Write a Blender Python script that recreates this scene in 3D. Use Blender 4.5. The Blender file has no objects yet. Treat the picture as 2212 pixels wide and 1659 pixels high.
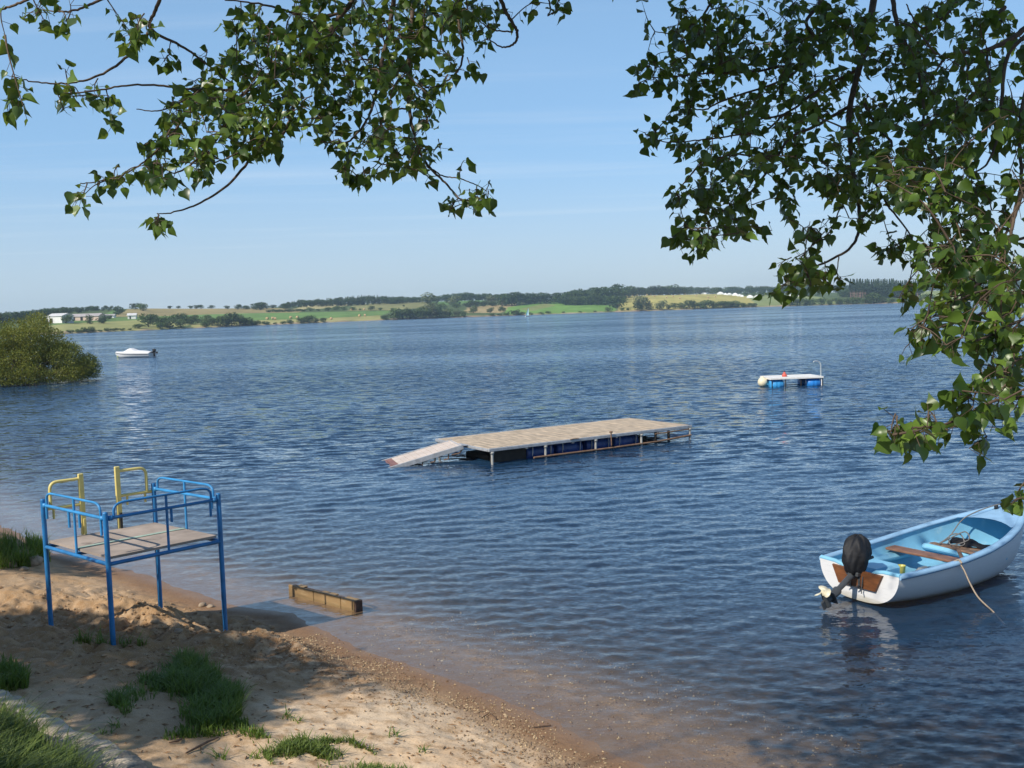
import bpy, math, random
import numpy as np
from mathutils import Matrix, Vector

random.seed(7)
rng = np.random.default_rng(7)
S = bpy.context.scene
COL = S.collection
R = math.radians

# ------------------------------------------------------------------ camera
F = 2150.0                      # focal length for a picture 2212 wide
EYE = np.array((0.0, 0.0, 4.0))
PITCH, ROLL = math.atan(158 / F), math.atan(0.0325)
cam_d = bpy.data.cameras.new('camera')
cam = bpy.data.objects.new('camera', cam_d)
COL.objects.link(cam)
MR = Matrix.Rotation(math.pi / 2 - PITCH, 3, 'X') @ Matrix.Rotation(-ROLL, 3, 'Z')
cam.matrix_world = Matrix.Translation(EYE) @ MR.to_4x4()
cam_d.sensor_width = 36
cam_d.lens = 36 * F / 2212
cam_d.clip_start = 0.05
cam_d.clip_end = 20000
S.camera = cam
MRN = np.array(MR)


def ray(px, py):
    return MRN @ np.array(((px - 1106) / F, -(py - 829.5) / F, -1.0))


def proj(P):
    """world points (n,3) -> pixel coordinates and depth"""
    L = (np.asarray(P) - EYE) @ MRN
    d = -L[..., 2]
    return 1106 + F * L[..., 0] / d, 829.5 - F * L[..., 1] / d, d


def on_z(px, py, z):
    r = ray(px, py)
    return EYE + r * ((z - EYE[2]) / r[2])


def at_depth(px, py, d):
    return EYE + ray(px, py) * d


# ------------------------------------------------------------------ noise
def _h(ix, iy, seed):
    n = (ix.astype(np.int64) * 374761393 + iy.astype(np.int64) * 668265263 + seed * 974634777) & 0xFFFFFFFF
    n = ((n ^ (n >> 13)) * 1274126177) & 0xFFFFFFFF
    n = n ^ (n >> 16)
    return (n & 0xFFFFFF) / float(0xFFFFFF)


def vnoise(x, y, seed=0):
    x = np.asarray(x, float); y = np.asarray(y, float)
    ix, iy = np.floor(x), np.floor(y)
    fx, fy = x - ix, y - iy
    fx = fx * fx * fx * (fx * (fx * 6 - 15) + 10); fy = fy * fy * fy * (fy * (fy * 6 - 15) + 10)
    a, b = _h(ix, iy, seed), _h(ix + 1, iy, seed)
    c, d = _h(ix, iy + 1, seed), _h(ix + 1, iy + 1, seed)
    return (a + (b - a) * fx) * (1 - fy) + (c + (d - c) * fx) * fy


def fbm(x, y, seed=0, octaves=4, gain=.5):
    s = 0; a = 1; t = 0
    for i in range(octaves):
        s = s + a * (vnoise(x * 2 ** i + 17.3 * i, y * 2 ** i - 9.1 * i, seed + i) - .5)
        t += a; a *= gain
    return s / t * 2


def sstep(a, b, x):
    t = np.clip((x - a) / (b - a), 0, 1)
    return t * t * (3 - 2 * t)


# ------------------------------------------------------------------ linking
def tag(o, label=None, cat=None, group=None, kind=None):
    if label: o['label'] = label
    if cat: o['category'] = cat
    if group: o['group'] = group
    if kind: o['kind'] = kind
    return o


def empty(name, loc, rz=0, label=None, cat=None, group=None):
    o = bpy.data.objects.new(name, None)
    COL.objects.link(o)
    o.location = loc
    o.rotation_euler = (0, 0, rz)
    o.empty_display_size = .2
    return tag(o, label, cat, group)


def mk(name, V, polys, mats, parent=None, mi=None, smooth=False, attrs=None):
    """one mesh object from arrays; polys is a list of (n,k) index arrays"""
    me = bpy.data.meshes.new(name)
    V = np.ascontiguousarray(V, dtype=np.float32).reshape(-1, 3)
    polys = [np.asarray(p, dtype=np.int32) for p in polys if len(p)]
    me.vertices.add(len(V)); me.vertices.foreach_set('co', V.ravel())
    loops = np.concatenate([p.ravel() for p in polys])
    tot = np.concatenate([np.full(len(p), p.shape[1]) for p in polys])
    me.loops.add(len(loops)); me.loops.foreach_set('vertex_index', loops.astype(np.int32))
    me.polygons.add(len(tot))
    me.polygons.foreach_set('loop_start', (np.cumsum(tot) - tot).astype(np.int32))
    if mi is not None:
        me.polygons.foreach_set('material_index', np.asarray(mi, dtype=np.int32))
    me.polygons.foreach_set('use_smooth', np.full(len(tot), bool(smooth)))
    for m in (mats if isinstance(mats, (list, tuple)) else [mats]):
        me.materials.append(m)
    if attrs:
        for k, v in attrs.items():
            v = np.asarray(v, dtype=np.float32)
            if v.ndim == 1:
                a = me.attributes.new(k, 'FLOAT', 'POINT'); a.data.foreach_set('value', v)
            else:
                a = me.attributes.new(k, 'FLOAT_COLOR', 'POINT')
                a.data.foreach_set('color', np.concatenate([v, np.ones((len(v), 1), np.float32)], 1).ravel())
    me.update(calc_edges=True)
    me.validate()
    o = bpy.data.objects.new(name, me)
    COL.objects.link(o)
    if parent is not None: o.parent = parent
    return o


class MB:
    """collects simple shapes into one mesh"""
    def __init__(self): self.v, self.f, self.sm = [], [], []

    def add(self, V, Fs, smooth=False):
        n = len(self.v)
        self.v += [tuple(map(float, p)) for p in V]
        self.f += [tuple(int(i) + n for i in f) for f in Fs]
        self.sm += [smooth] * len(Fs)
        return self

    def box(self, c, s, rz=0, bevel=0.0, rot=None):
        bm_v = []
        hx, hy, hz = s[0] / 2, s[1] / 2, s[2] / 2
        b = min(bevel, hx * .9, hy * .9, hz * .9)
        M = rot if rot is not None else Matrix.Rotation(rz, 3, 'Z')
        if b <= 0:
            for z in (-hz, hz):
                for x, y in ((-hx, -hy), (hx, -hy), (hx, hy), (-hx, hy)): bm_v.append((x, y, z))
            fs = [(3, 2, 1, 0), (4, 5, 6, 7), (0, 1, 5, 4), (1, 2, 6, 5), (2, 3, 7, 6), (3, 0, 4, 7)]
        else:
            def ring(z, i): return [(x * 1.0, y * 1.0, z) for x, y in (
                (-hx + i, -hy), (hx - i, -hy), (hx, -hy + i), (hx, hy - i), (hx - i, hy), (-hx + i, hy), (-hx, hy - i), (-hx, -hy + i))]
            def inn(z): return [(x, y, z) for x, y in (
                (-hx + b, -hy + b), (hx - b, -hy + b), (hx - b, -hy + b), (hx - b, hy - b), (hx - b, hy - b), (-hx + b, hy - b), (-hx + b, hy - b), (-hx + b, -hy + b))]
            rings = [inn(-hz), ring(-hz + b, b), ring(hz - b, b), inn(hz)]
            # weld the doubled corner points of the caps
            bm_v = []
            idx = []
            for r_ in rings:
                row = []
                for p in r_:
                    if p in bm_v[-8:] and bm_v and p == bm_v[-1]: row.append(len(bm_v) - 1)
                    else: bm_v.append(p); row.append(len(bm_v) - 1)
                if r_[-1] == r_[0]: row[-1] = row[0]
                idx.append(row)
            fs = []
            for k in range(3):
                for j in range(8):
                    q = [idx[k][j], idx[k][(j + 1) % 8], idx[k + 1][(j + 1) % 8], idx[k + 1][j]]
                    u = []
                    for i_ in q:
                        if i_ not in u: u.append(i_)
                    if len(u) > 2: fs.append(tuple(u))
            def uniq(row):
                u = []
                for i_ in row:
                    if i_ not in u: u.append(i_)
                return u
            fs.append(tuple(reversed(uniq(idx[0])))); fs.append(tuple(uniq(idx[3])))
        V = [M @ Vector(p) + Vector(c) for p in bm_v]
        return self.add(V, fs)

    def tube(self, pts, r, seg=10, caps=True, r2=None):
        pts = [Vector(p) for p in pts]
        n = len(pts)
        rs = r if isinstance(r, (list, tuple, np.ndarray)) else [r + ((r2 if r2 is not None else r) - r) * i / max(1, n - 1) for i in range(n)]
        V, up = [], None
        for i, p in enumerate(pts):
            t = (pts[min(i + 1, n - 1)] - pts[max(i - 1, 0)])
            if t.length < 1e-9: t = Vector((0, 0, 1))
            t.normalize()
            if up is None:
                up = Vector((0, 0, 1)) if abs(t.z) < .9 else Vector((1, 0, 0))
            a = t.cross(up)
            if a.length < 1e-6: a = t.cross(Vector((.3, 1, .2)))
            a.normalize(); b = a.cross(t).normalized(); up = b
            for k in range(seg):
                w = 2 * math.pi * k / seg
                V.append(p + (a * math.cos(w) + b * math.sin(w)) * rs[i])
        Fs = []
        for i in range(n - 1):
            for k in range(seg):
                k2 = (k + 1) % seg
                Fs.append((i * seg + k, i * seg + k2, (i + 1) * seg + k2, (i + 1) * seg + k))
        self.add(V, Fs, True)
        if caps:
            self.add(V[:seg], [tuple(reversed(range(seg)))]); self.add(V[-seg:], [tuple(range(seg))])
        return self

    def lathe(self, c, prof, axis='Z', seg=20, M=None):
        """prof: (radius, height) pairs"""
        V = []
        for r_, h in prof:
            for k in range(seg):
                w = 2 * math.pi * k / seg
                p = Vector((r_ * math.cos(w), r_ * math.sin(w), h))
                if axis == 'X': p = Vector((p.z, p.x, p.y))
                if axis == 'Y': p = Vector((p.y, p.z, p.x))
                if M is not None: p = M @ p
                V.append(p + Vector(c))
        Fs = []
        for i in range(len(prof) - 1):
            for k in range(seg):
                k2 = (k + 1) % seg
                Fs.append((i * seg + k, i * seg + k2, (i + 1) * seg + k2, (i + 1) * seg + k))
        self.add(V, Fs, True)
        if prof[0][0] > 1e-4: self.add(V[:seg], [tuple(reversed(range(seg)))])
        if prof[-1][0] > 1e-4: self.add(V[-seg:], [tuple(range(seg))])
        return self

    def build(self, name, m, parent=None, loc=None):
        me = bpy.data.meshes.new(name)
        me.from_pydata(self.v, [], self.f)
        me.polygons.foreach_set('use_smooth', self.sm)
        for x in (m if isinstance(m, (list, tuple)) else [m]): me.materials.append(x)
        me.update(); me.validate()
        o = bpy.data.objects.new(name, me)
        COL.objects.link(o)
        if parent is not None: o.parent = parent
        if loc is not None: o.location = loc
        return o


def arc(p0, pc, p1, n=6):
    """quadratic bend used for rounded tube corners"""
    p0, pc, p1 = Vector(p0), Vector(pc), Vector(p1)
    return [p0 * (1 - t) ** 2 + pc * 2 * t * (1 - t) + p1 * t * t for t in [i / n for i in range(n + 1)]]


# ------------------------------------------------------------------ materials
def nt_new(name):
    m = bpy.data.materials.new(name); m.use_nodes = True
    nt = m.node_tree
    return m, nt, nt.nodes['Principled BSDF'], nt.nodes['Material Output']


def N(nt, t, **kw):
    n = nt.nodes.new(t)
    for k, v in kw.items():
        if k.startswith('_'): setattr(n, k[1:], v)
        else: n.inputs[k.replace('__', ' ')].default_value = v
    return n


def c4(c): return (c[0], c[1], c[2], 1)


def mixc(nt, fac, a, b, mode='MIX'):
    n = nt.nodes.new('ShaderNodeMix'); n.data_type = 'RGBA'; n.blend_type = mode
    for i, v in ((0, fac), (6, a), (7, b)):
        if isinstance(v, (int, float)): n.inputs[i].default_value = v
        elif isinstance(v, tuple): n.inputs[i].default_value = c4(v)
        else: nt.links.new(v, n.inputs[i])
    return n.outputs[2]


def mth(nt, op, a, b=None, clamp=False):
    n = nt.nodes.new('ShaderNodeMath'); n.operation = op; n.use_clamp = clamp
    for i, v in enumerate((a, b)):
        if v is None: continue
        if isinstance(v, (int, float)): n.inputs[i].default_value = v
        else: nt.links.new(v, n.inputs[i])
    return n.outputs[0]


def ramp(nt, fac, stops):
    n = nt.nodes.new('ShaderNodeMapRange'); n.clamp = True; n.interpolation_type = 'SMOOTHSTEP'
    nt.links.new(fac, n.inputs[0])
    n.inputs[1].default_value, n.inputs[2].default_value = stops
    return n.outputs[0]


def noise(nt, co, scale, detail=4, rough=.55, dist=0.0):
    n = N(nt, 'ShaderNodeTexNoise', Scale=scale, Detail=detail, Roughness=rough, Distortion=dist)
    if co is not None: nt.links.new(co, n.inputs['Vector'])
    return n.outputs['Fac']


def coords(nt, kind='Object', scale=None, rot=None):
    if kind == 'World': o = nt.nodes.new('ShaderNodeNewGeometry').outputs['Position']
    else: o = nt.nodes.new('ShaderNodeTexCoord').outputs[kind]
    if scale is not None or rot is not None:
        m = nt.nodes.new('ShaderNodeMapping')
        if scale is not None: m.inputs['Scale'].default_value = scale
        if rot is not None: m.inputs['Rotation'].default_value = rot
        nt.links.new(o, m.inputs['Vector']); o = m.outputs[0]
    return o


def bumpn(nt, h, strength=.3, dist=.01):
    b = N(nt, 'ShaderNodeBump', Strength=strength, Distance=dist)
    nt.links.new(h, b.inputs['Height'])
    return b.outputs['Normal']


def mat(name, col, rough=.6, var=.15, scale=6, bump=0.0, bscale=60, bdist=.004, metal=0, col2=None, wear=None, wscale=9, wmin=.58, wmax=.68, spec=.5, stretch=None):
    m, nt, p, out = nt_new(name)
    co = coords(nt, 'Object', stretch)
    n1 = noise(nt, co, scale)
    f = ramp(nt, n1, (.3, .7))
    a = tuple(c * (1 - var) for c in col); b = col2 or tuple(min(1, c * (1 + var)) for c in col)
    base = mixc(nt, f, a, b)
    if wear is not None:
        w = ramp(nt, noise(nt, co, wscale, 6, .65), (wmin, wmax))
        base = mixc(nt, w, base, wear)
    nt.links.new(base, p.inputs['Base Color'])
    p.inputs['Roughness'].default_value = rough
    p.inputs['Metallic'].default_value = metal
    p.inputs['Specular IOR Level'].default_value = spec
    if bump:
        nt.links.new(bumpn(nt, noise(nt, co, bscale, 5), bump, bdist), p.inputs['Normal'])
    return m


def leafmat(name, dark, light, trans, tfac=.3, rough=.4, spec=.5, use_attr=True, objvar=.0):
    """leaf: glossy cuticle over a body that lets some light through; tint varies leaf by leaf"""
    m, nt, p, out = nt_new(name)
    if use_attr:
        a = nt.nodes.new('ShaderNodeAttribute'); a.attribute_name = 'tint'; f = a.outputs['Fac']
    else:
        f = noise(nt, coords(nt, 'Object'), 5.0)
    base = mixc(nt, f, dark, light)
    if objvar:
        oi = nt.nodes.new('ShaderNodeObjectInfo')
        k = mth(nt, 'ADD', mth(nt, 'MULTIPLY', oi.outputs['Random'], 2 * objvar), 1 - objvar)
        hs = nt.nodes.new('ShaderNodeHueSaturation'); nt.links.new(base, hs.inputs['Color']); nt.links.new(k, hs.inputs['Value'])
        hs.inputs['Saturation'].default_value = .95
        base = hs.outputs[0]
    nt.links.new(base, p.inputs['Base Color'])
    p.inputs['Roughness'].default_value = rough
    p.inputs['Specular IOR Level'].default_value = spec
    t = N(nt, 'ShaderNodeBsdfTranslucent'); t.inputs['Color'].default_value = c4(trans)
    mx = nt.nodes.new('ShaderNodeMixShader'); mx.inputs[0].default_value = tfac
    nt.links.new(p.outputs[0], mx.inputs[1]); nt.links.new(t.outputs[0], mx.inputs[2])
    nt.links.new(mx.outputs[0], out.inputs['Surface'])
    return m

# ------------------------------------------------------------------ sun, sky
SUN_EL = R(41)
SH = np.array((-.72, -.69)); SH /= np.linalg.norm(SH)      # horizontal direction towards the sun
SUNV = np.array((SH[0] * math.cos(SUN_EL), SH[1] * math.cos(SUN_EL), math.sin(SUN_EL)))
sd = bpy.data.lights.new('sun', 'SUN'); sd.energy = 5.0; sd.angle = R(.5); sd.color = (1, .93, .82)
so = bpy.data.objects.new('sun', sd); COL.objects.link(so)
so.rotation_euler = Vector(SUNV).to_track_quat('Z', 'Y').to_euler()
so.location = (0, 0, 30)

W = bpy.data.worlds.new('World'); S.world = W; W.use_nodes = True
nt = W.node_tree
bg = nt.nodes['Background']
sky = nt.nodes.new('ShaderNodeTexSky'); sky.sky_type = 'NISHITA'
sky.sun_disc = False
sky.sun_elevation = SUN_EL
sky.sun_rotation = math.atan2(SH[0], SH[1])
sky.air_density = 1.0; sky.dust_density = .1; sky.ozone_density = 5.0; sky.altitude = 100
# thin cirrus high up: streaks on a layer 8 km overhead
tc = nt.nodes.new('ShaderNodeTexCoord')
sx = nt.nodes.new('ShaderNodeSeparateXYZ'); nt.links.new(tc.outputs['Generated'], sx.inputs[0])
zc = mth(nt, 'MAXIMUM', sx.outputs[2], .02)
cb = nt.nodes.new('ShaderNodeCombineXYZ')
nt.links.new(mth(nt, 'DIVIDE', sx.outputs[0], zc), cb.inputs[0]); nt.links.new(mth(nt, 'DIVIDE', sx.outputs[1], zc), cb.inputs[1])
mp = nt.nodes.new('ShaderNodeMapping'); mp.inputs['Scale'].default_value = (.22, 1.25, 1); mp.inputs['Rotation'].default_value = (0, 0, R(-4))
nt.links.new(cb.outputs[0], mp.inputs[0])
cl = ramp(nt, noise(nt, mp.outputs[0], .9, 7, .58, .4), (.47, .85))
cl = mth(nt, 'MULTIPLY', cl, ramp(nt, sx.outputs[2], (.03, .12)))
cl = mth(nt, 'MULTIPLY', cl, .3)
hi = mth(nt, 'SUBTRACT', .5, mth(nt, 'MULTIPLY', ramp(nt, sx.outputs[2], (.22, .62)), .46))     # less of it higher up
air = mixc(nt, hi, sky.outputs[0], (3.1, 5.6, 8.6))            # clear summer air scatters extra blue
low = mth(nt, 'MULTIPLY', mth(nt, 'SUBTRACT', 1.0, ramp(nt, sx.outputs[2], (.0, .17))), .6)      # paler towards the horizon
air = mixc(nt, low, air, (4.9, 5.55, 6.2))
nt.links.new(mixc(nt, cl, air, (7.5, 8.0, 8.6)), bg.inputs['Color'])
bg.inputs['Strength'].default_value = .12
S.view_settings.view_transform = 'Standard'
S.view_settings.look = 'None'
S.view_settings.gamma = 1
S.view_settings.exposure = 0.0
S.cycles.use_denoising = True
S.cycles.max_bounces = 8
S.cycles.transparent_max_bounces = 12
S.cycles.caustics_reflective = False
S.cycles.caustics_refractive = False
S.cycles.sample_clamp_indirect = 4

# ------------------------------------------------------------------ near shore: heights
SHORE = np.array([(-60, 90), (-44, 66), (-30, 45), (-20, 32), (-14, 24), (-9.97, 19.4), (-8.2, 17.4), (-6.3, 15.9), (-4.7, 14.35), (-3.9, 13.65),
                  (-3.05, 13.3), (-2.62, 12.7), (-1.89, 11.75), (-.51, 10.4), (.9, 8.66), (3.7, 5.3), (8, 1), (14, -6), (24, -18), (50, -50)], float)


def shore_d(x, y):
    """signed distance to the waterline, positive on land"""
    x = np.asarray(x, float); y = np.asarray(y, float)
    best = np.full(x.shape, 1e9); sgn = np.ones(x.shape)
    for (ax, ay), (bx, by) in zip(SHORE[:-1], SHORE[1:]):
        ex, ey = bx - ax, by - ay
        t = np.clip(((x - ax) * ex + (y - ay) * ey) / (ex * ex + ey * ey), 0, 1)
        qx, qy = x - ax - t * ex, y - ay - t * ey
        d = np.hypot(qx, qy)
        s = np.where(ex * qy - ey * qx < 0, 1, -1)
        m = d < best
        best = np.where(m, d, best); sgn = np.where(m, s, sgn)
    return best * sgn


def bump_at(x, y, cx, cy, ax, ay, ang, h):
    ca, sa = math.cos(ang), math.sin(ang)
    u = ((x - cx) * ca + (y - cy) * sa) / ax; v = (-(x - cx) * sa + (y - cy) * ca) / ay
    return h * np.exp(-(u * u + v * v))


def gz(x, y):
    x = np.asarray(x, float); y = np.asarray(y, float)
    d = shore_d(x, y)
    d = d + .10 * fbm(x * 1.1, y * 1.1, 31, 3) * np.exp(-np.abs(d) * .5)
    land = .155 * np.minimum(d, 4.1) - .10 * np.minimum(d, .45) + .055 * sstep(.45, 1.5, d) * 1.0 * .8 + .22 * sstep(4.0, 4.4, d) + np.clip(d - 4.4, 0, 2.2) * .62
    bed = .06 * np.maximum(d, -.9) + .135 * np.clip(d + .9, -8, 0) + .03 * np.minimum(d + 8.9, 0); bed = np.maximum(bed, -3.2)
    z = np.where(d > 0, land, bed)
    on = sstep(.15, 1.0, d)
    # trampled, dug-over sand round the platform
    rough = np.exp(-(((x + 4.6) / 2.6) ** 2 + ((y - 12.2) / 2.2) ** 2))
    z = z + on * (.035 * fbm(x * .9, y * .9, 3, 3) + .02 * fbm(x * 3, y * 3, 5, 3))
    ridg = np.abs(fbm(x * 2.4, y * 2.4, 11, 4))
    z = z + on * rough * (.24 * (ridg - .25) + .075 * fbm(x * 7, y * 7, 12, 3))
    z = z + on * (bump_at(x, y, -3.2, 11.55, .75, .22, R(25), .13) + bump_at(x, y, -2.55, 11.25, .55, .2, R(-20), .1)
                  + bump_at(x, y, -5.2, 12.85, .9, .35, R(-35), .14) + bump_at(x, y, -6.6, 13.0, .8, .5, R(-20), .16)
                  + bump_at(x, y, -4.1, 13.05, .5, .2, R(-30), .07) + bump_at(x, y, -8.6, 16.6, 1.0, .7, R(-30), .45)
                  + bump_at(x, y, -5.6, 12.0, .8, .3, R(-20), -.10) + bump_at(x, y, -3.6, 12.4, .6, .4, R(0), -.06))
    z = z + sstep(.1, .5, d) * .008 * fbm(x * 14, y * 14, 21, 3)
    z = z - sstep(.5, 1.1, d) * .05 * np.clip(vnoise(x * 3.4, y * 3.4, 23) - .58, 0, .22) + sstep(.5, 1.1, d) * .02 * np.clip(fbm(x * 6, y * 6, 25, 2), 0, 1)
    return z


def ground_at(px, py):
    r = ray(px, py)
    t = np.linspace(3, 40, 1500)
    P = EYE + r[None, :] * t[:, None]
    g = gz(P[:, 0], P[:, 1])
    k = int(np.argmax(P[:, 2] < g))
    return np.array((P[k, 0], P[k, 1], g[k]))


def axis_grid(a, b, lo, hi, step, grow=1.16):
    v = list(np.arange(a, b + 1e-6, step))
    s = step; x = v[-1]
    while x < hi: s *= grow; x += s; v.append(x)
    s = step; x = v[0]; pre = []
    while x > lo: s *= grow; x -= s; pre.append(x)
    return np.array(pre[::-1] + v)


xs = axis_grid(-9, 4.2, -120, 120, .028); ys = axis_grid(5.6, 16.8, -90, 140, .028)
GX, GY = np.meshgrid(xs, ys)
GZ = gz(GX, GY)
D_ = shore_d(GX, GY)
nx, ny = len(xs), len(ys)
ii = (np.arange(ny - 1)[:, None] * nx + np.arange(nx - 1)[None, :]).ravel()
quads = np.stack([ii, ii + 1, ii + nx + 1, ii + nx], 1)

m_ground, nt, p, out = nt_new('sand')
co = coords(nt, 'World')
a = nt.nodes.new('ShaderNodeAttribute'); a.attribute_name = 'inland'; dd = a.outputs['Fac']
big = ramp(nt, noise(nt, co, .7, 5, .6), (.35, .68)); fine = noise(nt, co, 38, 5, .7); mid = noise(nt, co, 5.5, 5, .62)
dry = mixc(nt, big, (.66, .46, .28), (.76, .58, .39))
dry = mixc(nt, ramp(nt, mid, (.45, .75)), dry, (.36, .215, .10))
dug = nt.nodes.new('ShaderNodeAttribute'); dug.attribute_name = 'dug'  # dark dug sand, its mask widened to paint shade over the bank
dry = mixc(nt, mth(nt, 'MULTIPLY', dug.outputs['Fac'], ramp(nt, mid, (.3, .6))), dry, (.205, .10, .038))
earth_shade = nt.nodes.new('ShaderNodeAttribute'); earth_shade.attribute_name = 'earth_shade'  # browner soil side; also paints tree shade, leaving the sunlit side paler
dry = mixc(nt, mth(nt, 'MULTIPLY', earth_shade.outputs['Fac'], .9), dry, mixc(nt, mid, (.27, .155, .07), (.42, .26, .125)))
dry = mixc(nt, ramp(nt, fine, (.5, .78)), dry, (.26, .18, .105))
dry = mixc(nt, ramp(nt, noise(nt, co, 130, 2, .6), (.62, .7)), dry, (.68, .57, .43))
wet = mixc(nt, ramp(nt, fine, (.35, .7)), (.27, .155, .08), (.19, .11, .06))
under = mixc(nt, ramp(nt, mid, (.4, .65)), (.40, .235, .115), (.25, .145, .07))
under = mixc(nt, ramp(nt, fine, (.48, .66)), under, (.16, .10, .055))
under = mixc(nt, ramp(nt, noise(nt, co, 60, 2, .6), (.62, .7)), under, (.56, .42, .26))
wet = mixc(nt, ramp(nt, mth(nt, 'MULTIPLY', dd, -1.0), (.1, .8)), wet, under)
wet = mixc(nt, ramp(nt, noise(nt, co, 3, 4), (.4, .7)), wet, (.26, .16, .09))
wn = mth(nt, 'ADD', dd, mth(nt, 'MULTIPLY', mth(nt, 'SUBTRACT', mid, .5), .55))
wetf = mth(nt, 'SUBTRACT', 1.0, ramp(nt, wn, (.25, .95)))
base = mixc(nt, wetf, dry, wet)
silt = mixc(nt, ramp(nt, mid, (.35, .65)), (.085, .065, .038), (.17, .115, .06))
base = mixc(nt, ramp(nt, mth(nt, 'MULTIPLY', dd, -1.0), (.5, 2.6)), base, silt)
bank = mixc(nt, ramp(nt, mid, (.4, .6)), (.10, .10, .035), (.16, .11, .05))
base = mixc(nt, ramp(nt, dd, (4.3, 4.8)), base, bank)
nt.links.new(base, p.inputs['Base Color'])
rg = mth(nt, 'SUBTRACT', .92, mth(nt, 'MULTIPLY', mth(nt, 'SUBTRACT', 1.0, ramp(nt, dd, (.05, .4))), .5))
nt.links.new(rg, p.inputs['Roughness'])
p.inputs['Specular IOR Level'].default_value = .3
hh = mth(nt, 'ADD', mth(nt, 'MULTIPLY', fine, .6), mth(nt, 'MULTIPLY', mid, 1.6))
nt.links.new(bumpn(nt, hh, .55, .018), p.inputs['Normal'])
dug_shade_v = np.clip(np.exp(-(((GX + 4.2) / 3.0) ** 4 + ((GY - 11.3) / 1.7) ** 4)) * (1.1 + .7 * fbm(GX * .8, GY * .8, 88, 3)), 0, 1)
go = mk('ground', np.stack([GX, GY, GZ], -1), [quads], m_ground, smooth=True, attrs={'inland': D_.ravel(), 'dug': dug_shade_v.ravel(), 'earth_shade': np.clip(sstep(-1.9, -3.0, GX + .5 * fbm(GX * 1.3, GY * 1.3, 89, 3)) * (.75 + .5 * fbm(GX, GY, 90, 3)), 0, 1).ravel()})
tag(go, 'sandy lake beach sloping into clear shallow water', 'ground', kind='structure')

# ------------------------------------------------------------------ far shore: land
UPX = np.array([-600, 0, 150, 300, 570, 820, 1140, 1400, 1650, 1950, 2212, 2900], float)
DSH = np.array([330, 440, 470, 525, 630, 770, 845, 905, 950, 835, 790, 760], float)
SLP = np.array([.03, .034, .037, .039, .034, .043, .038, .040, .040, .022, .016, .016])


def hz(u, Y):
    """height of the far land at X = u*Y, depth Y"""
    px = 1106 + F * u
    D = np.interp(px, UPX, DSH) + 9 * fbm(px / 60, px * 0, 41, 3)
    s = np.interp(px, UPX, SLP)
    q = Y - D
    z = .35 + .55 * sstep(0, 6, q) + s * np.clip(q, 0, 420) + .008 * np.clip(q - 420, 0, 3000) - .004 * np.clip(q - 1300, 0, 3000)
    z = z + np.clip(q / 200, 0, 1) * (2.2 * fbm(u * Y / 210, Y / 210, 43, 3))
    return np.where(q < 0, np.maximum(-3, .35 + .25 * q), z)


def hproj(px, py, ymax=2600):
    """point of the far land seen at a pixel; the skyline point if the pixel is above it"""
    r = ray(px, py); r = r / r[1]
    Y = np.linspace(380, ymax, 4400)
    z = EYE[2] + r[2] * Y
    g = hz(np.full(Y.shape, r[0]), Y)
    hit = (g > z) & (g > .4)
    if hit.any(): k = int(np.argmax(hit))
    else: k = int(np.argmax((g - EYE[2]) / Y))
    return np.array((r[0] * Y[k], Y[k], g[k]))


us = np.linspace(-.86, .86, 760)
px_u = 1106 + F * us
Dn = np.interp(px_u, UPX, DSH)
qs = np.concatenate([np.linspace(-25, 20, 16), np.linspace(24, 460, 150), np.linspace(475, 2600, 60)])
U2 = np.repeat(us[None, :], len(qs), 0); Y2 = Dn[None, :] + qs[:, None]
Z2 = hz(U2, Y2); X2 = U2 * Y2
HP = np.stack([X2, Y2, Z2], -1)
PX, PY, _ = proj(HP)

# field map: (polygon on the picture of this land, colour)
FIELDS = [
    ([(90, 722), (95, 703), (145, 697), (300, 690), (420, 700), (330, 716)], (.30, .29, .11)),
    ([(90, 705), (160, 690), (330, 683), (330, 690), (150, 699)], (.13, .20, .055)),
    ([(230, 677), (248, 670), (262, 670), (244, 683)], (.12, .21, .05)),
    ([(244, 684), (276, 668), (400, 663), (495, 662), (660, 668), (640, 678), (520, 677), (420, 680), (330, 684)], (.30, .235, .105)),
    ([(330, 684), (420, 680), (520, 677), (700, 674), (850, 671), (825, 681), (710, 688), (560, 692), (400, 692)], (.14, .225, .06)),
    ([(410, 700), (560, 692), (710, 687), (825, 681), (825, 696), (560, 706), (420, 710)], (.34, .31, .12)),
    ([(635, 668), (655, 660), (750, 655), (756, 660), (690, 667)], (.40, .34, .16)),
    ([(750, 672), (762, 659), (915, 647), (930, 664), (840, 670)], (.24, .225, .09)),
    ([(918, 640), (1010, 640), (1060, 652), (930, 660)], (.11, .19, .055)),
    ([(1000, 676), (1010, 664), (1110, 655), (1125, 664), (1080, 676)], (.36, .27, .13)),
    ([(1090, 680), (1095, 664), (1175, 652), (1260, 652), (1330, 662), (1330, 676), (1180, 682)], (.155, .27, .055)),
    ([(1120, 668), (1180, 655), (1200, 660), (1150, 672)], (.22, .24, .08)),
    ([(1335, 674), (1340, 640), (1500, 632), (1640, 642), (1660, 662), (1520, 670)], (.40, .34, .105)),
    ([(1640, 664), (1610, 636), (1760, 640), (1840, 655)], (.22, .25, .09)),
    ([(1960, 652), (1985, 628), (2230, 624), (2230, 650)], (.24, .27, .10)),
]


def inpoly(px, py, poly):
    r = np.zeros(px.shape, bool); n = len(poly)
    for i in range(n):
        x0, y0 = poly[i]; x1, y1 = poly[(i + 1) % n]
        if y0 == y1: continue
        c = ((y0 > py) != (y1 > py)) & (px < (x1 - x0) * (py - y0) / (y1 - y0) + x0)
        r ^= c
    return r


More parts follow.
